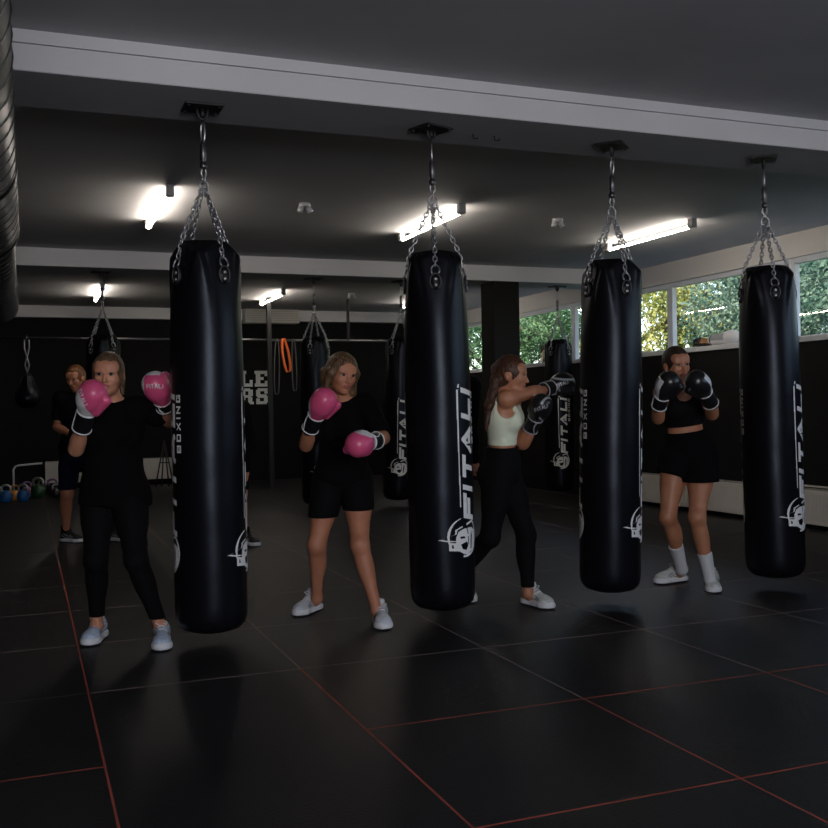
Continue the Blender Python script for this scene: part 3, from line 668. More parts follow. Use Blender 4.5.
def shoe(J, w_, g, parent, O, mu, ms, lace, tongue=None, white_tab=False):
    d = J['toe'+w_]; s_ = np.cross(UPV, d); up = J.get('footup'+w_, UPV); s_ = nv(np.cross(up, d)); d = nv(np.cross(s_, up))
    P = lambda f, u, l=0: g+d*f+up*u+s_*l
    lo, hi = bounds([P(-.06, 0), P(.23, .12), P(.1, .05, .06), P(.1, .05, -.06)], .05)
    def core(S, gr):
        S.ell(P(-.008, .062), (d, s_, up), (.052+gr, .040+gr, .066+gr), .02); S.cone(P(-.035, .075), P(-.030, .115), .020, .014, .02)
        S.cone(P(.01, .070), P(.125, .046), .043+gr, .036+gr, .025, (s_, .98)); S.ell(P(.150, .042), (d, s_, up), (.056+gr, .048+gr, .032+gr), .025)
    S = Solid(lo, hi, .0045); core(S, 0); S.ell(P(.000, .152), (d, s_, up), (.036, .028, .038), .008, sub=True); S.cut(P(0, .018), -up)
    up_o = S.build('shoe', [mu, mu], parent, O)
    S = Solid(lo, hi, .0045); S.ell(P(-.015, .022), (d, s_, up), (.058, .047, .046), .01); S.cone(P(.02, .018), P(.14, .018), .043, .053, .02, (up, .8)); S.ell(P(.145, .022), (d, s_, up), (.072, .055, .040), .01)
    S.cut(P(0, .040), nv(up-d*.05)); S.cut(P(0, .001), -up)
    for e in (-1, 1):
        for f_ in (-.02, .055, .12): S.ell(P(f_, .012, e*.060), (d, s_, up), (.022, .014, .012), .006, sub=True)
    S.build('shoe_sole', [ms, MT['soledark']], up_o, O, pick=lambda C: (((C-g)@up) < .010))
    pan = MT['panel']
    for e in (-1, 1):
        st = [(-.035, .030, .01, .005), (.01, .005, .06, .0), (.0, .035, .045, .02), (.045, .02, .10, .0), (.06, .03, .12, .008), (-.03, .045, .0, .045)]
        decal(up_o, 'side_panel', st, P(.02, .045), d, up*1.0, s_*e, .0085, pan, up_o, O)
    mb = MB()
    for i in range(5):
        f = .045+i*.020; u = .117-.0110*i
        mb.tube([P(f, u-.012, -.024)-O, P(f+.003, u, -.010)-O, P(f+.006, u+.0015, 0)-O, P(f+.003, u, .010)-O, P(f, u-.012, .024)-O], .0035, 6)
    for e in (-1, 1): mb.tube([P(.045, .117, 0)-O, P(.038, .126, e*.018)-O, P(.055, .120, e*.032)-O, P(.058, .110, e*.013)-O], .003, 6)
    mb.build('shoelace', lace, up_o, True)
    if tongue:
        mb = MB(); S = Solid(lo, hi, .0045); S.cone(P(.034, .106), P(.030, .136), .010, .013, .01, (s_, 1.9)); S.build('shoe_tongue', tongue, up_o, O)
    return up_o
def decal(target, name, strokes, o, u, v, n, w, m, parent, O):   # thin letters laid on a surface
    bm = bmesh.new(); bm.from_mesh(target.data); T_ = BVHTree.FromBMesh(bm); bm.free(); mb = MB()
    for (x0, y0, x1, y1) in strokes:
        a = np.array([x0, y0]); b = np.array([x1, y1]); L_ = np.linalg.norm(b-a); dd = (b-a)/L_; pp = np.array([-dd[1], dd[0]])*w/2; k = max(1, int(L_/.006)); row = []
        for i in range(k+1):
            for sg in (-1, 1):
                q = a+dd*L_*i/k+pp*sg; wp = o+u*q[0]+v*q[1]+n*.12-O
                h = T_.ray_cast(Vector(wp), Vector(-n), .3); row.append(np.array(h[0])+n*.0012 if h[0] is not None else None)
        for i in range(k):
            q = row[2*i:2*i+4]
            if any(z is None for z in q): continue
            nn = len(mb.v); mb.v += [tuple(z) for z in q]; mb.f.append((nn, nn+1, nn+3, nn+2)); mb.m.append(0)
    if mb.v: return mb.build(name, m, parent)
GL = {'F': [(0, 0, 0, 1), (0, 1, .6, 1), (0, .5, .5, .5)], 'I': [(0, 0, 0, 1)], 'T': [(.35, 0, .35, 1), (0, 1, .7, 1)], 'A': [(0, 0, .35, 1), (.35, 1, .7, 0), (.17, .35, .53, .35)], 'L': [(0, 1, 0, 0), (0, 0, .55, 0)]}
def word(s, h, w=None):
    x = 0; out = []
    for ch in s:
        for (a, b, c, d) in GL[ch]: out.append((x+a*h, b*h, x+c*h, d*h))
        x += h*{'I': .28, 'F': .85, 'T': .95, 'A': .95, 'L': .8}[ch]
    return [(a-x/2, b-h/2, c-x/2, d-h/2) for (a, b, c, d) in out]
def glove(J, w_, cen, back, thumb, parent, O, main, white, cuffm, trim, part_white, logo=True, sc=1.0, name_lab=None, logo_m=None):
    wr = J['wr'+w_]; d = nv(cen-wr); b = nv(back-d*(back@d)); s_ = np.cross(d, b)*thumb    # s_ = thumb side
    c = cen
    P = lambda f, u, l=0: c+(d*f+b*u+s_*l)*sc
    lo, hi = bounds([c, wr, P(.12, 0), P(0, .1), P(0, -.1), P(0, 0, .1), P(0, 0, -.1)], .07)
    S = Solid(lo, hi, .004)
    S.ell(P(.008, .010), (d, b, s_), (.082*sc, .062*sc, .068*sc), .02)
    S.ell(P(.038, -.012), (d, b, s_), (.055*sc, .060*sc, .066*sc), .03)
    S.ell(P(-.02, -.040), (d, b, s_), (.050*sc, .030*sc, .050*sc), .02)
    S.cone(P(-.085, 0), P(-.02, 0), .044*sc, .058*sc, .03)
    S.cone(P(-.055, -.020, .045), P(.025, -.045, .062), .025*sc, .027*sc, .012)
    o = S.build('boxing_glove', [main, white], parent, O, pick=lambda C: part_white((C-c)@d/sc, (C-c)@b/sc, (C-c)@s_/sc, (C-c)@CR, (C-c)@UPV))
    cd = nv(J['el'+w_]-wr); c0 = c-d*.075*sc; c1 = wr+cd*.045
    S = Solid(*bounds([c0, c1], .09), .004); S.cone(c0, c1, .045, .047, .01, None, [(c1, cd), (c0, nv(c0-c1))])
    q = S.build('cuff', cuffm, o, O)
    mb = MB(); ax_ = nv(c1-c0); e1 = nv(np.cross(ax_, s_)); e2 = np.cross(ax_, e1)
    for (cc, rr) in ((c1-ax_*.004, .0475), (c0+ax_*.010, .0465)):
        mb.tube([cc+rr*(math.cos(t)*e1+math.sin(t)*e2)-O for t in np.linspace(0, 2*PI, 28, endpoint=False)], .0042, 6, closed=True)
    mb.tube([c0+ax_*t*(np.linalg.norm(c1-c0))*.95+(math.cos(.5*1.0+.25*math.sin(4*t))*e1+math.sin(.5+.25*math.sin(4*t))*e2)*.0475-O for t in np.linspace(.06, .98, 8)], .004, 6)
    mb.build('cuff_trim', trim, o, True)
    if logo: n_ = nv(logo[2]); x_ = nv(logo[1]-n_*(logo[1]@n_)); decal(o, 'glove_lettering', word('FITALI', .021*sc), c+logo[0], x_, np.cross(n_, x_), n_, .0045, logo_m or white, o, O)
    return o
def eyes(c, Fh, U, L, parent, O):
    for s_ in (-1, 1):
        p = c+Fh*.0765+U*.006+L*s_*.031; fr = nv(Fh+L*s_*.12)
        S = Solid(p-.02, p+.02, .0016); S.ell(p, (L, fr, U), (.0165, .0110, .0082), .002)
        S.build('eye', [MT['eyew'], MT['iris']], parent, O, pick=lambda C: (np.hypot((C-p)@L, (C-p)@U) < .0072))
        mb = MB()
        for (dz, r, up_) in ((.0075, .0022, .0035),):
            mb.tube([p+fr*(.0108-.35*abs(t)**2*.012)+U*(dz-abs(t)**2*up_)+L*t*.0160-O for t in np.linspace(-1, 1, 7)], [.0012, .0022, .0026, .0026, .0026, .0022, .0012], 6)
        mb.build('eyelid_line', MT['brow'], parent, True)
        mb = MB(); mb.tube([c+Fh*(.0905-.013*t-.002*(t > .8))+U*(.0245+.006*math.sin(t*2.2))+L*s_*(.014+.036*t)-O for t in np.linspace(0, 1, 7)], [.002, .0032, .0034, .0032, .0028, .002, .001], 6)
        mb.build('eyebrow', MT['brow'], parent, True)
def hand(S, wr, d, b, s_, curl=.4, sc=1.0, thumb=1):
    d = nv(d); b = nv(b-d*(b@d)); s_ = np.cross(d, b)*thumb; P = lambda f, u, l=0: wr+(d*f+b*u+s_*l)*sc
    S.ell(P(.050, 0), (d, b, s_), (.055*sc, .016*sc, .040*sc), .012)
    for i, (l, ln) in enumerate(((.028, .068), (.010, .076), (-.010, .070), (-.028, .054))):
        p0 = P(.085, 0, l); p1 = p0+(d*math.cos(curl*.6)-b*math.sin(curl*.6))*ln*.5*sc; p2 = p1+(d*math.cos(curl*1.5)-b*math.sin(curl*1.5))*ln*.32*sc; p3 = p2+(d*math.cos(curl*2.2)-b*math.sin(curl*2.2))*ln*.22*sc
        S.cone(P(.06, 0, l*.8), p0, .0095*sc, .009*sc, .004); S.cone(p0, p1, .009*sc, .008*sc, .002); S.cone(p1, p2, .008*sc, .0075*sc, .002); S.cone(p2, p3, .0075*sc, .0065*sc, .002)
    t0 = P(.025, -.004, .030); t1 = P(.055, -.016, .052); t2 = P(.085, -.022, .050); S.cone(t0, t1, .013*sc, .010*sc, .006); S.cone(t1, t2, .010*sc, .008*sc, .003)
def setup(Jp, toe, headpx, hf, feet):
    J = {k: at(*v) for k, v in Jp.items()}
    for w_ in 'RL':
        a, b = feet[w_][0], feet[w_][1]; A = flo(*a); B = flo(*b); J['toe'+w_] = nv(B-A) if len(feet[w_]) < 3 else nv(np.array(feet[w_][2], float)); J['g'+w_] = (A+B)/2-J['toe'+w_]*.085
        if 'lift'+w_ in feet: pass
    T, L, Fd = frame_of(J); J['T'], J['L'], J['Fd'] = T, L, Fd
    J['hc'] = at(*headpx); Fh = nv(CR*hf[0]+TC*hf[1]+UPV*hf[2]); U = nv(UPV+CR*hf[3]-TC*hf[4]*0); U = nv(U-Fh*(U@Fh)); J['Fh'] = Fh; J['U'] = U; J['HL'] = np.cross(U, Fh)
    J['O'] = np.array([(J['gR'][0]+J['gL'][0])/2, (J['gR'][1]+J['gL'][1])/2, 0])
    for w_ in 'RL':
        if 'an'+w_ not in J: J['an'+w_] = J['g'+w_]+J['toe'+w_]*.0+UPV*.095
    return J
def body(J, root, skin, h=.007, legs_=True, hands=False, hfine=.0032):
    O = J['O']; pts = [J[k] for k in ('neck', 'pelvis', 'shR', 'shL', 'elR', 'elL', 'wrR', 'wrL', 'knR', 'knL', 'anR', 'anL', 'hc', 'hipR', 'hipL')]+[J['gR'], J['gL']]
    lo, hi = bounds(pts, .16); hc = J['hc']
    S = Solid(lo, hi, h, (hc-.125, hc+.125, hfine))
    torso(S, J); legs(S, J); arms(S, J)
    n = J['neck']; S.cone(n-J['T']*.02, hc-J['U']*.05-J['Fh']*.025, .050, .047, .025)
    head(S, hc, J['Fh'], J['U'], J['HL'])
    for w_ in 'RL':
        g = J['g'+w_]; d = J['toe'+w_]; u = J.get('footup'+w_, UPV); S.cone(J['an'+w_], g+u*.05+d*.01, .034, .034, .02); S.cone(g+u*.045+d*.01, g+u*.035+d*.12, .034, .026, .02)
        if hands or J.get('hand'+w_) is not None:
            wr = J['wr'+w_]; hd = J['hand'+w_] if J.get('hand'+w_) is not None else nv(wr-J['el'+w_]); hand(S, wr, hd, J.get('handb', -J['Fd']), J['L'], .45, 1.0, 1 if w_ == 'R' else -1)
        else: S.cone(J['wr'+w_], J['wr'+w_]+nv(J.get('gc'+w_, J['wr'+w_]*2-J['el'+w_])-J['wr'+w_])*.06, .027, .032, .01)
    Fh, U, HL = J['Fh'], J['U'], J['HL']
    def pick(C):
        v = C-hc; f = v@Fh; u = v@U; l = v@HL
        return ((f > .080) & (np.abs(u+.0563) < .0105-.0045*(np.abs(l)/.02)) & (np.abs(l) < .021))
    b = S.build('body', [skin, MT['lips']], root, O, pick); eyes(hc, Fh, U, HL, b, O); return b
def cloth(J, root, name, m, fn, h=.008, label=None, mg=.2):
    pts = [J[k] for k in ('neck', 'pelvis', 'shR', 'shL', 'elR', 'elL', 'knR', 'knL', 'anR', 'anL')]; lo, hi = bounds(pts, mg)
    S = Solid(lo, hi, h); fn(S); o = S.build(name, m, root, J['O'])
    if label: o['label'] = label
    return o
def hair(J, root, m, fn, h=.0045, name='hair', ext=.16, down=.0):
    c = J['hc']; lo = c-ext; hi = c+ext; lo[2] -= down; S = Solid(lo, hi, h); Fh, U, L = J['Fh'], J['U'], J['HL']
    P = lambda f, u, l=0: c+Fh*f+U*u+L*l; fn(S, P, (L, Fh, U)); return S.build(name, m, root, J['O'])
def cap(S, P, A, line=.034, sl=.50, thick=0, low=-.085):
    Fh = A[1]; U = A[2]; pl = (P(line+.028, 0), nv(Fh-U*sl)); lw = (P(0, low), -U)
    S.ell(P(-.010, .024), A, (.083+thick, .103+thick, .103+thick), .01, [pl, lw])
    S.ell(P(-.045, -.035), A, (.062+thick, .060+thick, .070+thick), .02, [(P(-.01, 0), Fh), lw])
    S.ell(P(.105, -.022), A, (.057, .085, .108), .006, sub=True)
    S.ell(P(.004, -.010, 0), A, (.12, .020, .034), .006, sub=True)
def person(label, J, group=None): return empty('person', (J['O'][0], J['O'][1], 0), label, 'person', group)
#PART3
# ------------------------------------------------------------------ woman 1: black tee and leggings, pink gloves
J = setup(dict(neck=(113, 403, 5.36), pelvis=(114, 486, 5.40), shR=(88, 409, 5.34), shL=(139, 408, 5.42), elR=(76, 449, 5.20), wrR=(83, 424, 5.04), elL=(170, 421, 5.60), wrL=(164, 404, 5.40),
    hipR=(99, 493, 5.42), hipL=(129, 493, 5.38), knR=(96, 560, 5.26), knL=(136, 560, 5.20), anR=(97, 625, 5.42), anL=(161, 627, 5.32)), None, (108.5, 375, 5.30), (.10, 1, -.06, .02, 0),
    dict(R=((104, 634), (84, 650)), L=((163, 641), (163, 652))))
J['bulk'] = 1.0; J['gR'] = flo(99, 638); J['gL'] = flo(162, 643); J['gcR'] = at(91, 398, 4.97); J['gcL'] = at(157, 388.5, 5.33)
r = person('woman in black t-shirt and leggings with two pink gloves raised, at far left', J); O = J['O']
body(J, r, MT['skin'])
T, L, Fd = J['T'], J['L'], J['Fd']
def f(S):
    hem = [(J['pelvis']-T*.085, -T)]; nk = [(J['neck']+T*.012-Fd*.0, nv(T*.9+Fd*.30))]
    torso(S, J, .020, hem+nk, (.006, 22), wide=1.03); S.cone(J['pelvis']-T*.12, J['pelvis']+T*.12, 0.166, .150, .04, (Fd, .86), hem, fold=(.006, 20)); S.cone(J['hipR']-T*.05+Fd*.02, J['pelvis']+T*.1, .104, .11, .05, None, hem); S.cone(J['hipL']-T*.05+Fd*.02, J['pelvis']+T*.1, .104, .11, .05, None, hem)
    arms(S, J, .020, clipf=lambda w_: [(J['sh'+w_]+(J['el'+w_]-J['sh'+w_])*(.80 if w_ == 'R' else .72), J['el'+w_]-J['sh'+w_])], fore=False, fold=(.005, 26))
cloth(J, r, 't_shirt', MT['blackcloth'], f)
cloth(J, r, 'leggings', MT['blacktight'], lambda S: (torso(S, J, .008, [(J['pelvis']+T*.11, T)], bust=False), legs(S, J, .007, [(at(100, 616, 5.4), [0, 0, -1])], fold=(.002, 60))))
def f(S, P, A):
    cap(S, P, A, .030, .52); S.ell(P(-.095, .045), A, (.040, .038, .038), .02)
    for s_ in (-1, 1): S.cone(P(.034, .055, s_*.062), P(.008, -.045, s_*.074), .014, .011, .015)
    S.cone(P(-.02, -.02, .070), P(-.02, -.100, .068), .015, .009, .014)
hair(J, r, MT['hairbrown'], f)
gk = (MT['pink'], MT['glovew'], MT['leather2'], MT['glovew'])
g1 = glove(J, 'R', J['gcR'], nv(TC*.75+CR*-.65), 1, r, O, *gk, lambda a, b, c, x, z: (x < -.030-.44*z) & (z < .075), logo=(CR*-.005, CR*.38-UPV*.92, TC+CR*-.2), logo_m=MT['glovew'])
g2 = glove(J, 'L', J['gcL'], nv(TC*.9+CR*.15), 1, r, O, *gk, lambda a, b, c, x, z: (x < -.052) | (z > .070) & (x < .03), logo=(CR*.01+UPV*.01, CR*1+UPV*.02, TC), logo_m=MT['glovew'])
for w_ in 'RL': shoe(J, w_, J['g'+w_], r, O, MT['shoeblue'], MT['sole'], MT['glovew'], MT['shoeblack'])
# ------------------------------------------------------------------ woman 2: black tee and shorts, pink gloves
J = setup(dict(neck=(344, 401, 5.84), pelvis=(343, 476, 5.92), shR=(324, 406, 5.92), shL=(366, 405, 5.84), elR=(306, 445, 5.78), wrR=(311, 425, 5.58), elL=(383, 438, 5.70), wrL=(375, 441, 5.47),
    hipR=(329, 484, 5.92), hipL=(357, 483, 5.92), knR=(317, 545, 5.88), knL=(360, 545, 5.70), anR=(317, 598, 6.05), anL=(377, 611, 5.70)), None, (341.5, 374.5, 5.76), (.62, 1, -.20, .10, 0),
    dict(R=((318, 608), (299, 615)), L=((379, 621), (384, 631))))
J['gR'] = flo(314, 610.5); J['gL'] = flo(380.5, 623); J['gcR'] = at(322, 404, 5.50); J['gcL'] = at(361, 443.5, 5.34); J['bulk'] = .98
r = person('woman in black t-shirt and short black cycling shorts with pink gloves, long loose hair', J); O = J['O']
body(J, r, MT['skin3']); T, L, Fd = J['T'], J['L'], J['Fd']
def f(S):
    hem = [(J['pelvis']-T*.02, -T)]; nk = [(J['neck']+T*.014, nv(T*.9+Fd*.35))]
    torso(S, J, .018, hem+nk, (.006, 22)); S.cone(J['pelvis']-T*.08, J['pelvis']+T*.15, .150, .142, .04, (Fd, .76), hem, fold=(.006, 20))
    arms(S, J, .022, clipf=lambda w_: [(J['sh'+w_]+(J['el'+w_]-J['sh'+w_])*.92, J['el'+w_]-J['sh'+w_])], fore=False, fold=(.005, 26))
cloth(J, r, 't_shirt', MT['blackcloth'], f)
def f(S):
    torso(S, J, .011, [(J['pelvis']+T*.11, T)], bust=False)
    legs(S, J, .012, [(at(323, 516, 5.9), [0.0, 0, -1])], which='R', calf=False, fold=(.002, 50)); legs(S, J, .012, [(at(359, 509, 5.8), [0, 0, -1])], which='L', calf=False, fold=(.002, 50))
o = cloth(J, r, 'shorts', MT['blacktight'], f)
def f(S, P, A):
    cap(S, P, A, .022, .50, .006, low=-.11)
    for s_ in (-1, 1):
        S.cone(P(.035, .085, s_*.030), P(.022, .01, s_*.080), .022, .020, .02); S.cone(P(.022, .01, s_*.082), P(-.01, -.11, s_*.088), .022, .024, .02, fold=(.004, 60)); S.cone(P(-.01, -.11, s_*.088), P(-.03, -.19, s_*.070), .024, .012, .02, fold=(.004, 60))
        S.cone(P(-.04, .0, s_*.070), P(-.06, -.16, s_*.06), .045, .028, .02, fold=(.004, 60))
    S.cone(P(-.08, 0), P(-.09, -.16), .05, .03, .02)
hair(J, r, MT['hairblonde'], f, down=.08)
glove(J, 'R', J['gcR'], nv(TC*.9+CR*-.1+UPV*.2), 1, r, O, *gk, lambda a, b, c, x, z: (x < -.062) & (z < .05), logo=None, logo_m=MT['glovew'])
glove(J, 'L', J['gcL'], nv(UPV*1.0+CR*.25), 1, r, O, *gk, lambda a, b, c, x, z: (z+.35*x > .052) | (x > .072), logo=None, logo_m=MT['glovew'])
for w_ in 'RL': shoe(J, w_, J['g'+w_], r, O, MT['shoewhite'], MT['sole'], MT['glovew'], MT['shoewhite'])
# ------------------------------------------------------------------ woman 3: pale crop top, straight punch into the third bag
J = setup(dict(neck=(503, 395, 6.06), pelvis=(502, 466, 6.10), shR=(507, 399, 5.95), shL=(512, 400, 6.22), elR=(530, 393, 6.10), wrR=(547, 389.5, 6.28), elL=(523, 443, 6.14), wrL=(533, 424, 6.06),
    hipR=(499, 474, 6.02), hipL=(506, 474, 6.18), knR=(490, 537, 6.06), knL=(526, 535, 6.14), anR=(453, 583, 6.36), anL=(528, 594, 6.14)), None, (511, 375, 6.05), (1, .28, -.12, .12, 0),
    dict(L=((522, 603), (547, 609)), R=((468, 598), (490, 602))))
J['gR'] = at(454, 596, 6.38); J['gR'][2] = .085; J['footupR'] = nv(UPV*.8+J['toeR']*.62); J['toeR'] = nv(J['toeR']*.8-UPV*.62); J['gR'][2] = .11
J['gL'] = flo(530, 604.5); J['gcR'] = at(561, 384, 6.33); J['gcL'] = at(540, 408, 5.98); J['bulk'] = .94
r = person('woman in pale sage crop top and black leggings with long ponytail, punching the third bag', J); O = J['O']
body(J, r, MT['skin2']); T, L, Fd = J['T'], J['L'], J['Fd']
def f(S):
    cl = [(J['pelvis']+T*.135, -T), (J['neck']-T*.035-Fd*.0, nv(T*.95+Fd*.45))]
    torso(S, J, .009, cl, k=.03)
    for w_, s_ in (('R', -1), ('L', 1)):
        S.ell(J['sh'+w_]+L*s_*.012-T*.040+Fd*.0, (L, Fd, T), (.062, .060, .074), .012, sub=True)
        S.cone(J['neck']+L*s_*.060-T*.005-Fd*.055, J['neck']+L*s_*.068-T*.10-Fd*.075, .017, .026, .015); S.cone(J['neck']+L*s_*.060+T*.0-Fd*.05, J['neck']+L*s_*.062-T*.02+Fd*.045, .017, .017, .01); S.cone(J['neck']+L*s_*.062-T*.02+Fd*.045, J['neck']+L*s_*.068-T*.11+Fd*.085, .017, .026, .015)
cloth(J, r, 'crop_top', MT['sage'], f, h=.006)
cloth(J, r, 'leggings', MT['blacktight'], lambda S: (torso(S, J, .009, [(J['pelvis']+T*.115, T)], bust=False), S.cone(J['pelvis'], J['pelvis']+T*.13, .142, .123, .03, (Fd, .78), [(J['pelvis']+T*.115, T)]), legs(S, J, .010, [(at(528, 588, 6.1), [0, 0, -1])], which='L', fold=(.002, 60)), legs(S, J, .010, [(J['anR'], J['anR']-J['knR'])], which='R', fold=(.002, 60))))
def f(S, P, A):
    cap(S, P, A, .026, .46); S.ell(P(-.098, .035), A, (.024, .026, .026), .012)
    a = P(-.105, .035); b = at(496, 380, 6.02); c = at(490, 405, 5.99); d = at(486, 430, 5.98)
    S.cone(a, b, .022, .030, .015, fold=(.003, 70)); S.cone(b, c, .030, .030, .02, fold=(.003, 70)); S.cone(c, d, .029, .010, .02, fold=(.003, 70))
hair(J, r, MT['hairred'], f, ext=.19, down=.28)
gk3 = (MT['glovek'], MT['steel'], MT['glovek'], MT['steel'])
glove(J, 'R', J['gcR'], nv(UPV*1+TC*.3), 1, r, O, *gk3, lambda a, b, c, x, z: (np.abs(b-.045+.3*a) < .006) & (c > -.05), logo=(UPV*.0, nv(J['gcR']-J['wrR']), TC), sc=.95)
glove(J, 'L', J['gcL'], nv(TC*.7+CR*.6), 1, r, O, *gk3, lambda a, b, c, x, z: (np.abs(b-.045+.3*a) < .006) & (c > -.05), logo=(UPV*.0, nv(J['gcR']-J['wrR']), TC), sc=.95)
for w_ in 'RL': shoe(J, w_, J['g'+w_], r, O, MT['shoegreen'], MT['sole'], MT['glovew'], MT['shoegreen'])
# ------------------------------------------------------------------ woman 4: black sports bra and shorts, guard up
J = setup(dict(neck=(680, 385, 6.60), pelvis=(688, 452, 6.64), shR=(661, 393, 6.60), shL=(701, 391, 6.60), elR=(658, 418, 6.40), wrR=(659, 403, 6.22), elL=(712, 414, 6.42), wrL=(711, 401, 6.24),
    hipR=(675, 461, 6.64), hipL=(702, 461, 6.62), knR=(668, 517, 6.58), knL=(697, 517, 6.46), anR=(682, 569, 6.80), anL=(710, 580, 6.52)), None, (676, 365, 6.52), (.30, 1, -.10, -.04, 0),
    dict(R=((688, 580), (656, 584)), L=((712, 583), (714, 596))))
J['gR'] = flo(679, 581.5); J['gL'] = flo(712.5, 588); J['gcR'] = at(667, 385.5, 6.14); J['gcL'] = at(699, 384, 6.16)
r = person('woman in black sports bra and loose shorts with white socks, both gloves guarding her face', J); O = J['O']
body(J, r, MT['skin2']); T, L, Fd = J['T'], J['L'], J['Fd']
def f(S):
    cl = [(J['pelvis']+T*.185, -T), (J['neck']-T*.05, nv(T*.9+Fd*.5))]
    torso(S, J, .009, cl, k=.03)
    for w_, s_ in (('R', -1), ('L', 1)):
        S.ell(J['sh'+w_]+L*s_*.01-T*.045+Fd*.02, (L, Fd, T), (.058, .070, .085), .012, sub=True)
        S.cone(J['neck']+L*s_*.066-T*.005-Fd*.05, J['neck']+L*s_*.068-T*.12-Fd*.075, .018, .03, .015); S.cone(J['neck']+L*s_*.066+T*.0-Fd*.05, J['neck']+L*s_*.068-T*.02+Fd*.045, .018, .018, .01); S.cone(J['neck']+L*s_*.068-T*.02+Fd*.045, J['neck']+L*s_*.072-T*.11+Fd*.085, .018, .03, .015)
cloth(J, r, 'sports_bra', MT['blacktight'], f, h=.006)
def f(S):
    top = [(J['pelvis']+T*.135, T)]
    S.cone(J['pelvis']-T*.06, J['pelvis']+T*.14, .165, .126, .03, (Fd, .80), top, fold=(.004, 30)); torso(S, J, .014, top, bust=False); legs(S, J, .016, [(at(690, 470, 6.6), -UPV)], calf=False)
    for w_, hp in (('R', at(668, 473, 6.6)), ('L', at(706, 481, 6.6))):
        S.cone(J['hip'+w_]+T*.02, J['hip'+w_]+(J['kn'+w_]-J['hip'+w_])*.5, .105, .125, .03, None, [(hp, nv(-UPV*1+CR*(.35 if w_ == 'R' else .0)*-1))], fold=(.007, 28))
cloth(J, r, 'shorts', MT['blackcloth'], f)
def f(S):
    for w_, px in (('R', (675, 545, 6.7)), ('L', (709, 551.5, 6.5))):
        J2 = dict(J); legs(S, J, .008, [(at(*px), nv(J['kn'+w_]-J['an'+w_]))], which=w_, k=.01)
        S.cone(J['an'+w_], J['g'+w_]+UPV*.07, .041, .041, .02)
for w_, px in (('R', (675, 545, 6.7)), ('L', (709, 551.5, 6.5))):
    def f(S, w_=w_, px=px):
        c = (at(*px), nv(J['kn'+w_]-J['an'+w_])); m = J['kn'+w_]+(J['an'+w_]-J['kn'+w_])*.42
        S.cone(m, J['an'+w_], .053, .037, .01, None, [c]); S.cone(J['an'+w_], J['g'+w_]+UPV*.06, .037, .036, .02)
    cloth(J, r, 'sock', MT['whitecloth'], f, h=.006)
def f(S, P, A): cap(S, P, A, .030, .50); S.ell(P(-.10, .055), A, (.032, .030, .032), .015)
hair(J, r, MT['hairdark'], f)
gk4 = (MT['glovek'], MT['glovew'], MT['glovek'], MT['glovew'])
glove(J, 'R', J['gcR'], nv(-CR*.7+TC*.6), 1, r, O, *gk4, lambda a, b, c, x, z: (b > .036) & (a < .05) & (np.abs(c+.012) < .024), logo=None, sc=.98)
glove(J, 'L', J['gcL'], nv(CR*.75+TC*.5), -1, r, O, *gk4, lambda a, b, c, x, z: (b > .036) & (a < .05) & (np.abs(c+.012) < .024), logo=None, sc=.98)
for w_ in 'RL': shoe(J, w_, J['g'+w_], r, O, MT['shoegreen'], MT['sole'], MT['glovew'], MT['shoegreen'])
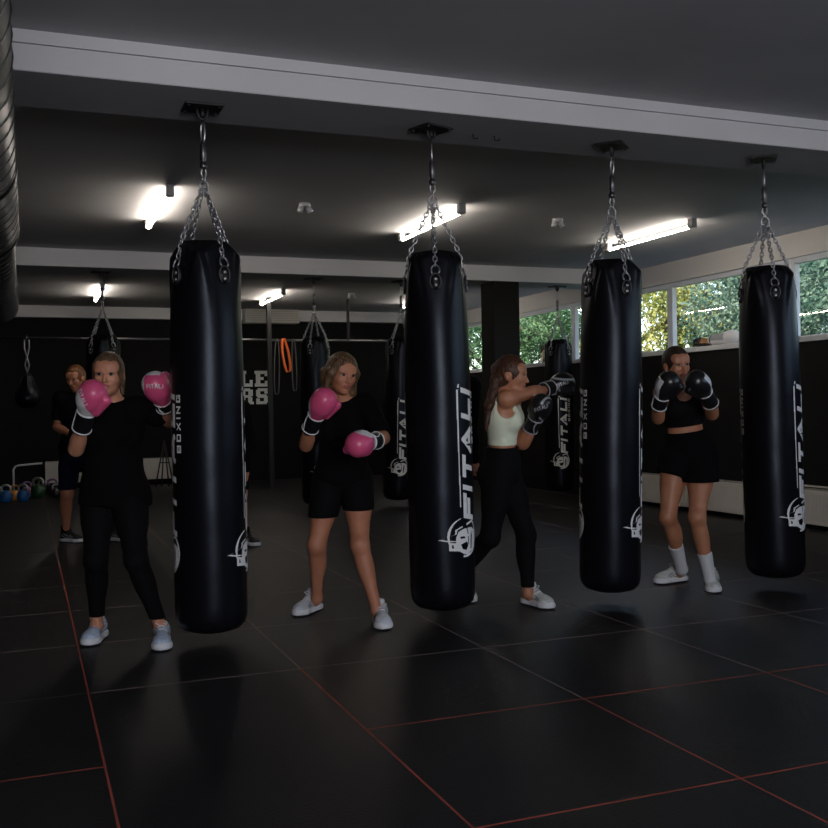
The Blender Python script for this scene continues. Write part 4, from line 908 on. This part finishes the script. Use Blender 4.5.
# ------------------------------------------------------------------ people further back
def bg_person(label, px, z, skin, hairm, hf, shorts_m, hand_r=None, arms_=None, toe=None, top_long=False, legx=None, bulk=1.08):
    s = 992/z; x, yf = px; hy = lambda h_: yf-h_*s                    # yf: ground line there
    A = arms_ or {}
    Jp = dict(neck=(x, hy(1.45), z), pelvis=(x+.5, hy(.93), z), shR=(x-.175*s, hy(1.40), z-.03), shL=(x+.175*s, hy(1.40), z+.03), elR=(x-.21*s, hy(1.13), z-.02), elL=(x+.21*s, hy(1.13), z+.05), wrR=(x-.06*s, hy(1.05), z-.26), wrL=(x+.06*s, hy(1.05), z-.26),
        hipR=(x-.085*s, hy(.88), z), hipL=(x+.085*s, hy(.88), z), knR=(x-.11*s, hy(.49), z-.06), knL=(x+.12*s, hy(.49), z-.06), anR=(x-.12*s, hy(.09), z), anL=(x+.14*s, hy(.09), z))
    Jp.update(A); fR = (x-.12*s, yf+1); fL = (x+.14*s, yf+1)
    t = toe if toe is not None else np.array([.4, -.9, 0])
    J = setup(Jp, None, (x+hf[5], hy(1.60), z-.03), hf[:5], dict(R=(fR, fR, t), L=(fL, fL, t)))
    if legx: J['gR'] = flo(*legx[0]); J['anR'] = J['gR']+UPV*.09; J['gL'] = flo(*legx[1]); J['anL'] = J['gL']+UPV*.09; J['O'] = np.array([(J['gR'][0]+J['gL'][0])/2, (J['gR'][1]+J['gL'][1])/2, 0]); J['knR'] = (J['hipR']+J['anR'])/2+J['Fd']*.05; J['knL'] = (J['hipL']+J['anL'])/2+J['Fd']*.05
    J['bulk'] = bulk; r = person(label, J, None); body(J, r, skin, h=.010, hfine=.005, hands=True); T, L, Fd = J['T'], J['L'], J['Fd']
    def f(S):
        hem = [(J['pelvis']-T*.05, -T), (J['neck']+T*.01, nv(T*.9+Fd*.25))]
        torso(S, J, .022, hem, (.006, 22), bust=False); S.cone(J['pelvis']-T*.08, J['pelvis']+T*.2, .165, .155, .04, (Fd, .76), hem, fold=(.006, 20))
        arms(S, J, .024, clipf=(lambda w_: [(J['sh'+w_]+(J['el'+w_]-J['sh'+w_])*.75, J['el'+w_]-J['sh'+w_])]) if not top_long else None, fore=top_long, fold=(.004, 26))
        if top_long: S.cut(J['wrL']+UPV*0-nv(J['wrL']-J['elL'])*.02+0, J['wrL']-J['elL']) if False else None
    cloth(J, r, 'sweatshirt' if top_long else 't_shirt', MT['blackcloth'], f, h=.011)
    def f(S):
        S.cone(J['pelvis']-T*.06, J['pelvis']+T*.10, .165, .150, .03, (Fd, .78))
        for w_ in 'RL': S.cone(J['hip'+w_]+T*.02, J['kn'+w_], .100, .086, .03, None, [(J['kn'+w_]+UPV*.04, -UPV)], fold=(.005, 24))
    cloth(J, r, 'shorts', shorts_m, f, h=.011)
    hair(J, r, hairm, lambda S, P, A_: cap(S, P, A_, .030, .55), h=.007)
    for w_ in 'RL':
        S = Solid(*bounds([J['an'+w_]+UPV*.08, J['g'+w_]], .08), .008); S.cone(J['an'+w_]+UPV*.07, J['g'+w_]+UPV*.05, .045, .045, .01, None, [(J['an'+w_]+UPV*.08, UPV)]); S.build('sock', MT['blackcloth'], r, J['O'])
        shoe(J, w_, J['g'+w_], r, J['O'], MT['shoeblack'], MT['sole'], MT['shoeblack'])
bg_person('person in black t-shirt and dark shorts, ginger hair, standing behind the leftmost woman', (79, 545), 9.5, MT['skin3'], MT['hairginger'], (-.3, 1, -.35, 0, 0, -3), MT['navycloth'], legx=((66, 542), (110, 541)), toe=M@np.array([1, 0, -.5])*np.array([1, 1, 0]))
bg_person('person in black mostly hidden behind the leftmost front punching bag', (229, 546), 9.2, MT['skin3'], MT['hairdark'], (-.5, 1, 0, 0, 0, 0), MT['blackcloth'], legx=((222, 546), (245, 545)), top_long=True, arms_=dict(shL=(243, 409, 9.2), shR=(212, 405, 9.2), neck=(228, 399, 9.2), elL=(251, 438, 9.2), wrL=(246, 468, 9.1)))
bg_person('person in black long sleeves half hidden behind the middle punching bag, hand lowered', (449, 572), 7.5, MT['skin3'], MT['hairdark'], (-.5, 1, 0, 0, 0, -4), MT['blackcloth'], top_long=True,
    arms_=dict(elL=(469.5, 432, 7.45), wrL=(473.5, 459, 7.35), elR=(430, 432, 7.5), wrR=(434, 458, 7.4)), legx=((434, 570), (452, 570)), bulk=.95)
# ------------------------------------------------------------------ radiators
def radiator(loc, rz, ln, z0, z1, label):
    t = empty('radiator', loc, label, 'radiator', 'cream panel radiators', rz=rz); mb = MB(); mb.box((0, -.10, z0), (ln, -.04, z1)); bevel(mb.build('radiator_panel', MT['radiator'], t), .008)
    mb = MB(); n = int(ln/.035)
    for i in range(1, n): mb.box((i*.035-.006, -.104, z0+.045), (i*.035+.006, -.10, z1-.045))
    mb.build('panel_ribs', MT['radiator'], t)
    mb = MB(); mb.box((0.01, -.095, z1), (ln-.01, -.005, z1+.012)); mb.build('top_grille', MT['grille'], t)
    mb = MB()
    for x in (.12, ln-.12): mb.box((x-.015, -.04, z0+.04), (x+.015, .012, z1-.04))
    mb.build('wall_bracket', MT['radiator'], t)
    mb = MB(); mb.tube([(ln-.05, -.07, z0), (ln-.05, -.07, .0)], .012, 8); mb.build('pipe', MT['radiator'], t)
radiator((XW-.012, 11.0, 0), -PI/2, 4.0, .055, .385, 'long low cream radiator under the windows behind the woman with white socks')
radiator((.285, YB-.012, 0), 0, .62, .10, .45, 'short cream radiator on the back wall beside the kettlebells')
radiator((1.62, YB-.012, 0), 0, 1.1, .10, .45, 'cream radiator on the back wall between the leftmost woman and the front bag')
t = tag(MB().tube([(XW-.03, 3.0, .415), (XW-.03, 8.0, .415)], .010, 8).build('wall_pipe', MT['radiator']), 'thin pale pipe running along the black wall right of the rightmost bag', 'pipe')
# ------------------------------------------------------------------ white gloves on the sill
def sill_glove(p, yaw, label, sc=1.0, m1=None, m2=None):
    p = np.array(p, float); d = np.array([math.cos(yaw), math.sin(yaw), 0]); s_ = np.array([-d[1], d[0], 0]); u = UPV; P = lambda f, l, z: p+(d*f+s_*l+u*z)*sc
    S = Solid(p-[.22, .22, .02], p+[.22, .22, .17], .005)
    S.ell(P(.06, 0, .065), (d, s_, u), (.085*sc, .068*sc, .06*sc), .02); S.cone(P(-.02, 0, .055), P(-.12, 0, .05), .050*sc, .045*sc, .03); S.cone(P(.0, .07, .05), P(.08, .07, .045), .026*sc, .026*sc, .012); S.cut(P(0, 0, .003), -u)
    t = S.build('boxing_glove', [m1, m2], None, (0, 0, 0), pick=lambda C: (((C-p)@u > .045*sc) & ((C-p)@d < .02)) | (np.abs((C-p)@s_) < .012))
    tag(t, label, 'boxing glove', 'gloves lying on the window sill')
    mb = MB(); mb.tube([P(-.125, .047*math.cos(a), .05+.045*math.sin(a)) for a in np.linspace(0, 2*PI, 20, endpoint=False)], .005, 6, closed=True); mb.build('cuff_trim', MT['leather2'], t, True)
gy = 9.03
sill_glove((XW+.14, gy-.05, 1.876), -PI/2+.3, 'white and black boxing glove on the sill, nearer the rightmost bag', 1.32, MT['glovew'], MT['steel'])
sill_glove((XW+.15, gy+.33, 1.876), PI/2+.5, 'black and tan boxing glove on the sill, lying against the white one', .95, MT['glovek'], mat('tan_leather', (.35, .17, .06), .5))
# ------------------------------------------------------------------ back of the room
t = empty('wall_rig', (0, 15.5, 0), 'black steel pull-up rig frame across the back of the gym', 'rig')
MB().tube([(-2.2, 0, 2.36), (6.0, 0, 2.36)], .020, 10).build('crossbar', mat('rig_bar', (.16, .16, .16), .35, metal=1), t, True)
bevel(MB().box((3.59, -.035, 0), (3.66, .035, HC)).build('upright', MT['blacksteel'], t), .004)
bevel(MB().box((4.92, -.02, 2.36), (4.96, .02, HC)).build('upright', MT['blacksteel'], t), .004)
bevel(MB().box((-2.2, -.035, 0), (-2.13, .035, HC)).build('upright', MT['blacksteel'], t), .004)
# air conditioner
t = empty('air_conditioner', (3.62, YB-.158, 2.79), 'cream split air conditioner high on the back wall above the hanging bands', 'air conditioner')
bevel(MB().box((0, -.12, 0), (1.0, .16, .26)).build('housing', MT['acwhite'], t), .03, 3)
mb = MB()
for i in range(5): mb.box((.03, -.126, .05+i*.04), (.97, -.12, .058+i*.04))
mb.build('louvre', MT['grille'], t)
# wall lettering, big block capitals
def block(ch):
    B = {'L': [(0, 0, .30, 1), (-.08, .80, .38, 1), (-.08, 0, .80, .20), (.60, 0, .80, .42)], 'E': [(0, 0, .30, 1), (-.08, .80, .75, 1), (-.08, 0, .78, .20), (.60, .66, .78, 1), (.60, 0, .80, .36), (.2, .42, .52, .60)],
         'R': [(0, 0, .30, 1), (-.08, .82, .62, 1), (.50, .52, .80, .92), (.2, .42, .68, .58), (-.08, 0, .38, .16), (.48, 0, .76, .45), (.66, 0, .86, .16)], 'S': [(0, .50, .28, .90), (.10, .82, .70, 1), (.56, .66, .80, 1), (.08, .40, .70, .62), (.52, .10, .80, .52), (.08, 0, .70, .18), (0, 0, .24, .36)]}
    return B[ch]
wl = empty('wall_lettering', (3.60, YB-.012, 1.36), 'large dull white block capitals LE and RS painted on the black back wall', 'lettering')
for (ch, x, z) in (('L', -.02, .315), ('E', .255, .315), ('R', -.02, 0), ('S', .255, 0)):
    mb = MB(); k = .27
    for q, (a, b, c, d) in enumerate(block(ch)): mb.box((x+a*k, -.004-.0003*q, z+b*k*1.05), (x+c*k, 0, z+d*k*1.05))
    mb.build('letter', MT['printw'], wl)
# resistance bands on the rig
def band(x, y, ztop, zbot, w, m, label, dx=0, tk=.006):
    pts = [(x, y, ztop), (x-w*.3, y, ztop-.08), (x-w*.5+dx*.5, y, (ztop+zbot)/2), (x-w*.4+dx, y, zbot+.06), (x+dx, y, zbot), (x+w*.4+dx, y, zbot+.06), (x+w*.5+dx*.5, y, (ztop+zbot)/2), (x+w*.3, y, ztop-.08)]
    mb = MB(); n = len(pts); P = []
    for i in range(n):
        a, b, c, d = [np.array(pts[(i+k) % n]) for k in (-1, 0, 1, 2)]
        for t in np.linspace(0, 1, 6, endpoint=False): P.append(.5*((2*b)+(-a+c)*t+(2*a-5*b+4*c-d)*t*t+(-a+3*b-3*c+d)*t**3))
    nn = len(P)
    for p in P: mb.v += [(p[0]-tk, p[1]-.022, p[2]-.004), (p[0]+tk, p[1]-.022, p[2]), (p[0]+tk, p[1]+.022, p[2]), (p[0]-tk, p[1]+.022, p[2]-.004)]
    for i in range(nn):
        for k in range(4): mb.f.append((4*i+k, 4*i+(k+1) % 4, 4*((i+1) % nn)+(k+1) % 4, 4*((i+1) % nn)+k)); mb.m.append(0)
    return tag(mb.build('resistance_band', m), label, 'resistance band', 'bands hanging from the rig')
band(3.86, 15.5, 2.395, 1.85, .10, MT['orange'], 'bright orange resistance band looped over the rig bar', .06, .017)
band(3.75, 15.5, 2.39, 1.50, .08, MT['greyband'], 'grey resistance band hanging just left of the orange one', -.02)
band(4.02, 15.5, 2.39, 1.55, .07, MT['greyband'], 'grey resistance band hanging just right of the orange one', .01)
MBx = MB()
# small hanging wrecking-ball bag
t = empty('maize_bag', (.035, 15.5, 0), 'small shiny black teardrop bag hanging from the rig at far left', 'punching bag')
MB().lathe([(.01, 1.34), (.09, 1.35), (.155, 1.40), (.175, 1.47), (.165, 1.54), (.13, 1.60), (.10, 1.65), (.075, 1.74), (.06, 1.80), (.02, 1.81)], 40).build('bag_body', MT['leather'], t, True)
mb = MB()
for a in (0, PI/2, PI, 3*PI/2): mb.tube([(.165*math.cos(a), .165*math.sin(a), 1.55), (.11*math.cos(a), .11*math.sin(a), 1.66), (.065*math.cos(a), .065*math.sin(a), 1.80), (0, 0, 1.86)], .010, 6)
mb.build('leather_strap', MT['leather2'], t, True)
mb = MB(); mb.tube([(0, 0, 1.86), (-.03, 0, 1.97), (.0, 0, 2.08), (.035, 0, 2.22), (.03, 0, 2.34)], .012, 8); mb.tube([(0, 0, 1.86), (.03, 0, 1.97), (.0, 0, 2.08), (-.035, 0, 2.22), (-.03, 0, 2.34)], .012, 8); mb.build('hanging_strap', mat('webbing_grey', (.22, .22, .22), .6), t, True)
ring(MBx, (0, 0, 2.36), (1, 0, 0), .03, .006); MBx.build('hanging_ring', MT['chrome'], t, True)
# bent white tube behind the kettlebells
tag(MB().tube([(-.20, 17.3, .015), (-.20, 17.3, .36), (-.17, 17.3, .41), (-.12, 17.3, .425), (.24, 17.3, .45)], .016, 10).build('bent_tube_rail', MT['spotw'], None, True), 'bent white tube rail standing behind the kettlebells at far left', 'rail')
tag(MB().tube([(-.46, 16.9, 0), (-.46, 16.9, .26)], .022, 10).build('short_post', MT['spotw'], None, True), 'short pale upright post behind the blue kettlebells', 'post')
# folding stand
t = empty('folding_stand', (2.16, 17.0, 0), 'thin black folding stand in front of the cream radiator left of the front bag', 'stand')
for dx in (-.16, -.05, .06, .15): MB().tube([(dx, 0 if dx*100 % 2 < 1 else .1, 0), (.0, .04, .78)], .012, 6).build('leg', MT['blacksteel'], t, True)
MB().tube([(-.09, .04, .40), (.09, .04, .40)], .010, 6).build('brace', MT['blacksteel'], t, True)
# kettlebells
def kettle(mb_, mh, r=.085):
    t = empty('kettlebell', (0, 0, 0), '-', 'kettlebell', 'kettlebells on the floor at the back left')
    MB().lathe([(r*.62, 0), (r*.70, .004), (r*.92, r*.45), (r, r*.95), (r*.93, r*1.38), (r*.68, r*1.75), (r*.3, r*1.95), (.01, r*1.98)], 28).build('bell', mb_, t, True)
    h = MB().tube([(-r*.50, 0, r*1.65), (-r*.72, 0, r*2.15), (-r*.62, 0, r*2.60), (-r*.3, 0, r*2.80), (0, 0, r*2.84), (r*.3, 0, r*2.80), (r*.62, 0, r*2.60), (r*.72, 0, r*2.15), (r*.50, 0, r*1.65)], r*.19, 10).build('handle', mh, t, True)
    return t
kb = {k: None for k in range(4)}
KL = [(-.28, 15.30, .086, 'kbblue', 'kbhandle', 'bright blue kettlebell nearest the left picture edge, steel handle'), (-.055, 15.28, .086, 'kbblue', 'kbhandle', 'bright blue kettlebell, second from the left, steel handle'),
 (-.17, 15.62, .075, 'kbyellow', 'kbyellow', 'yellow kettlebell behind the two blue ones'), (.155, 15.78, .105, 'kbgreen', 'kbhandle', 'dark green kettlebell with a wide pale handle'),
 (.0, 16.1, .08, 'kbpurple', 'kbpurple', 'mauve kettlebell between the blue and green ones'), (.36, 16.05, .09, 'kbblack', 'kbpurple', 'black kettlebell with mauve handle right of the green one'),
 (.52, 15.9, .085, 'kbblack', 'kbhandle', 'black kettlebell with pale handle at the right end of the row'), (.40, 15.72, .07, 'kbblack', 'kbhandle', 'small black kettlebell in front at the right end of the row'),
 (.22, 16.35, .08, 'kbblack', 'kbhandle', 'black kettlebell behind the green one'), (-.42, 15.65, .08, 'kbgreen', 'kbhandle', 'green kettlebell at the left edge behind the blue ones')]
for (x, y, r_, a, b, lab) in KL:
    t = kettle(MT[a], MT[b], r_); t.location = (x, y, 0); t.rotation_euler = (0, 0, random.uniform(-.4, .4)); t['label'] = lab
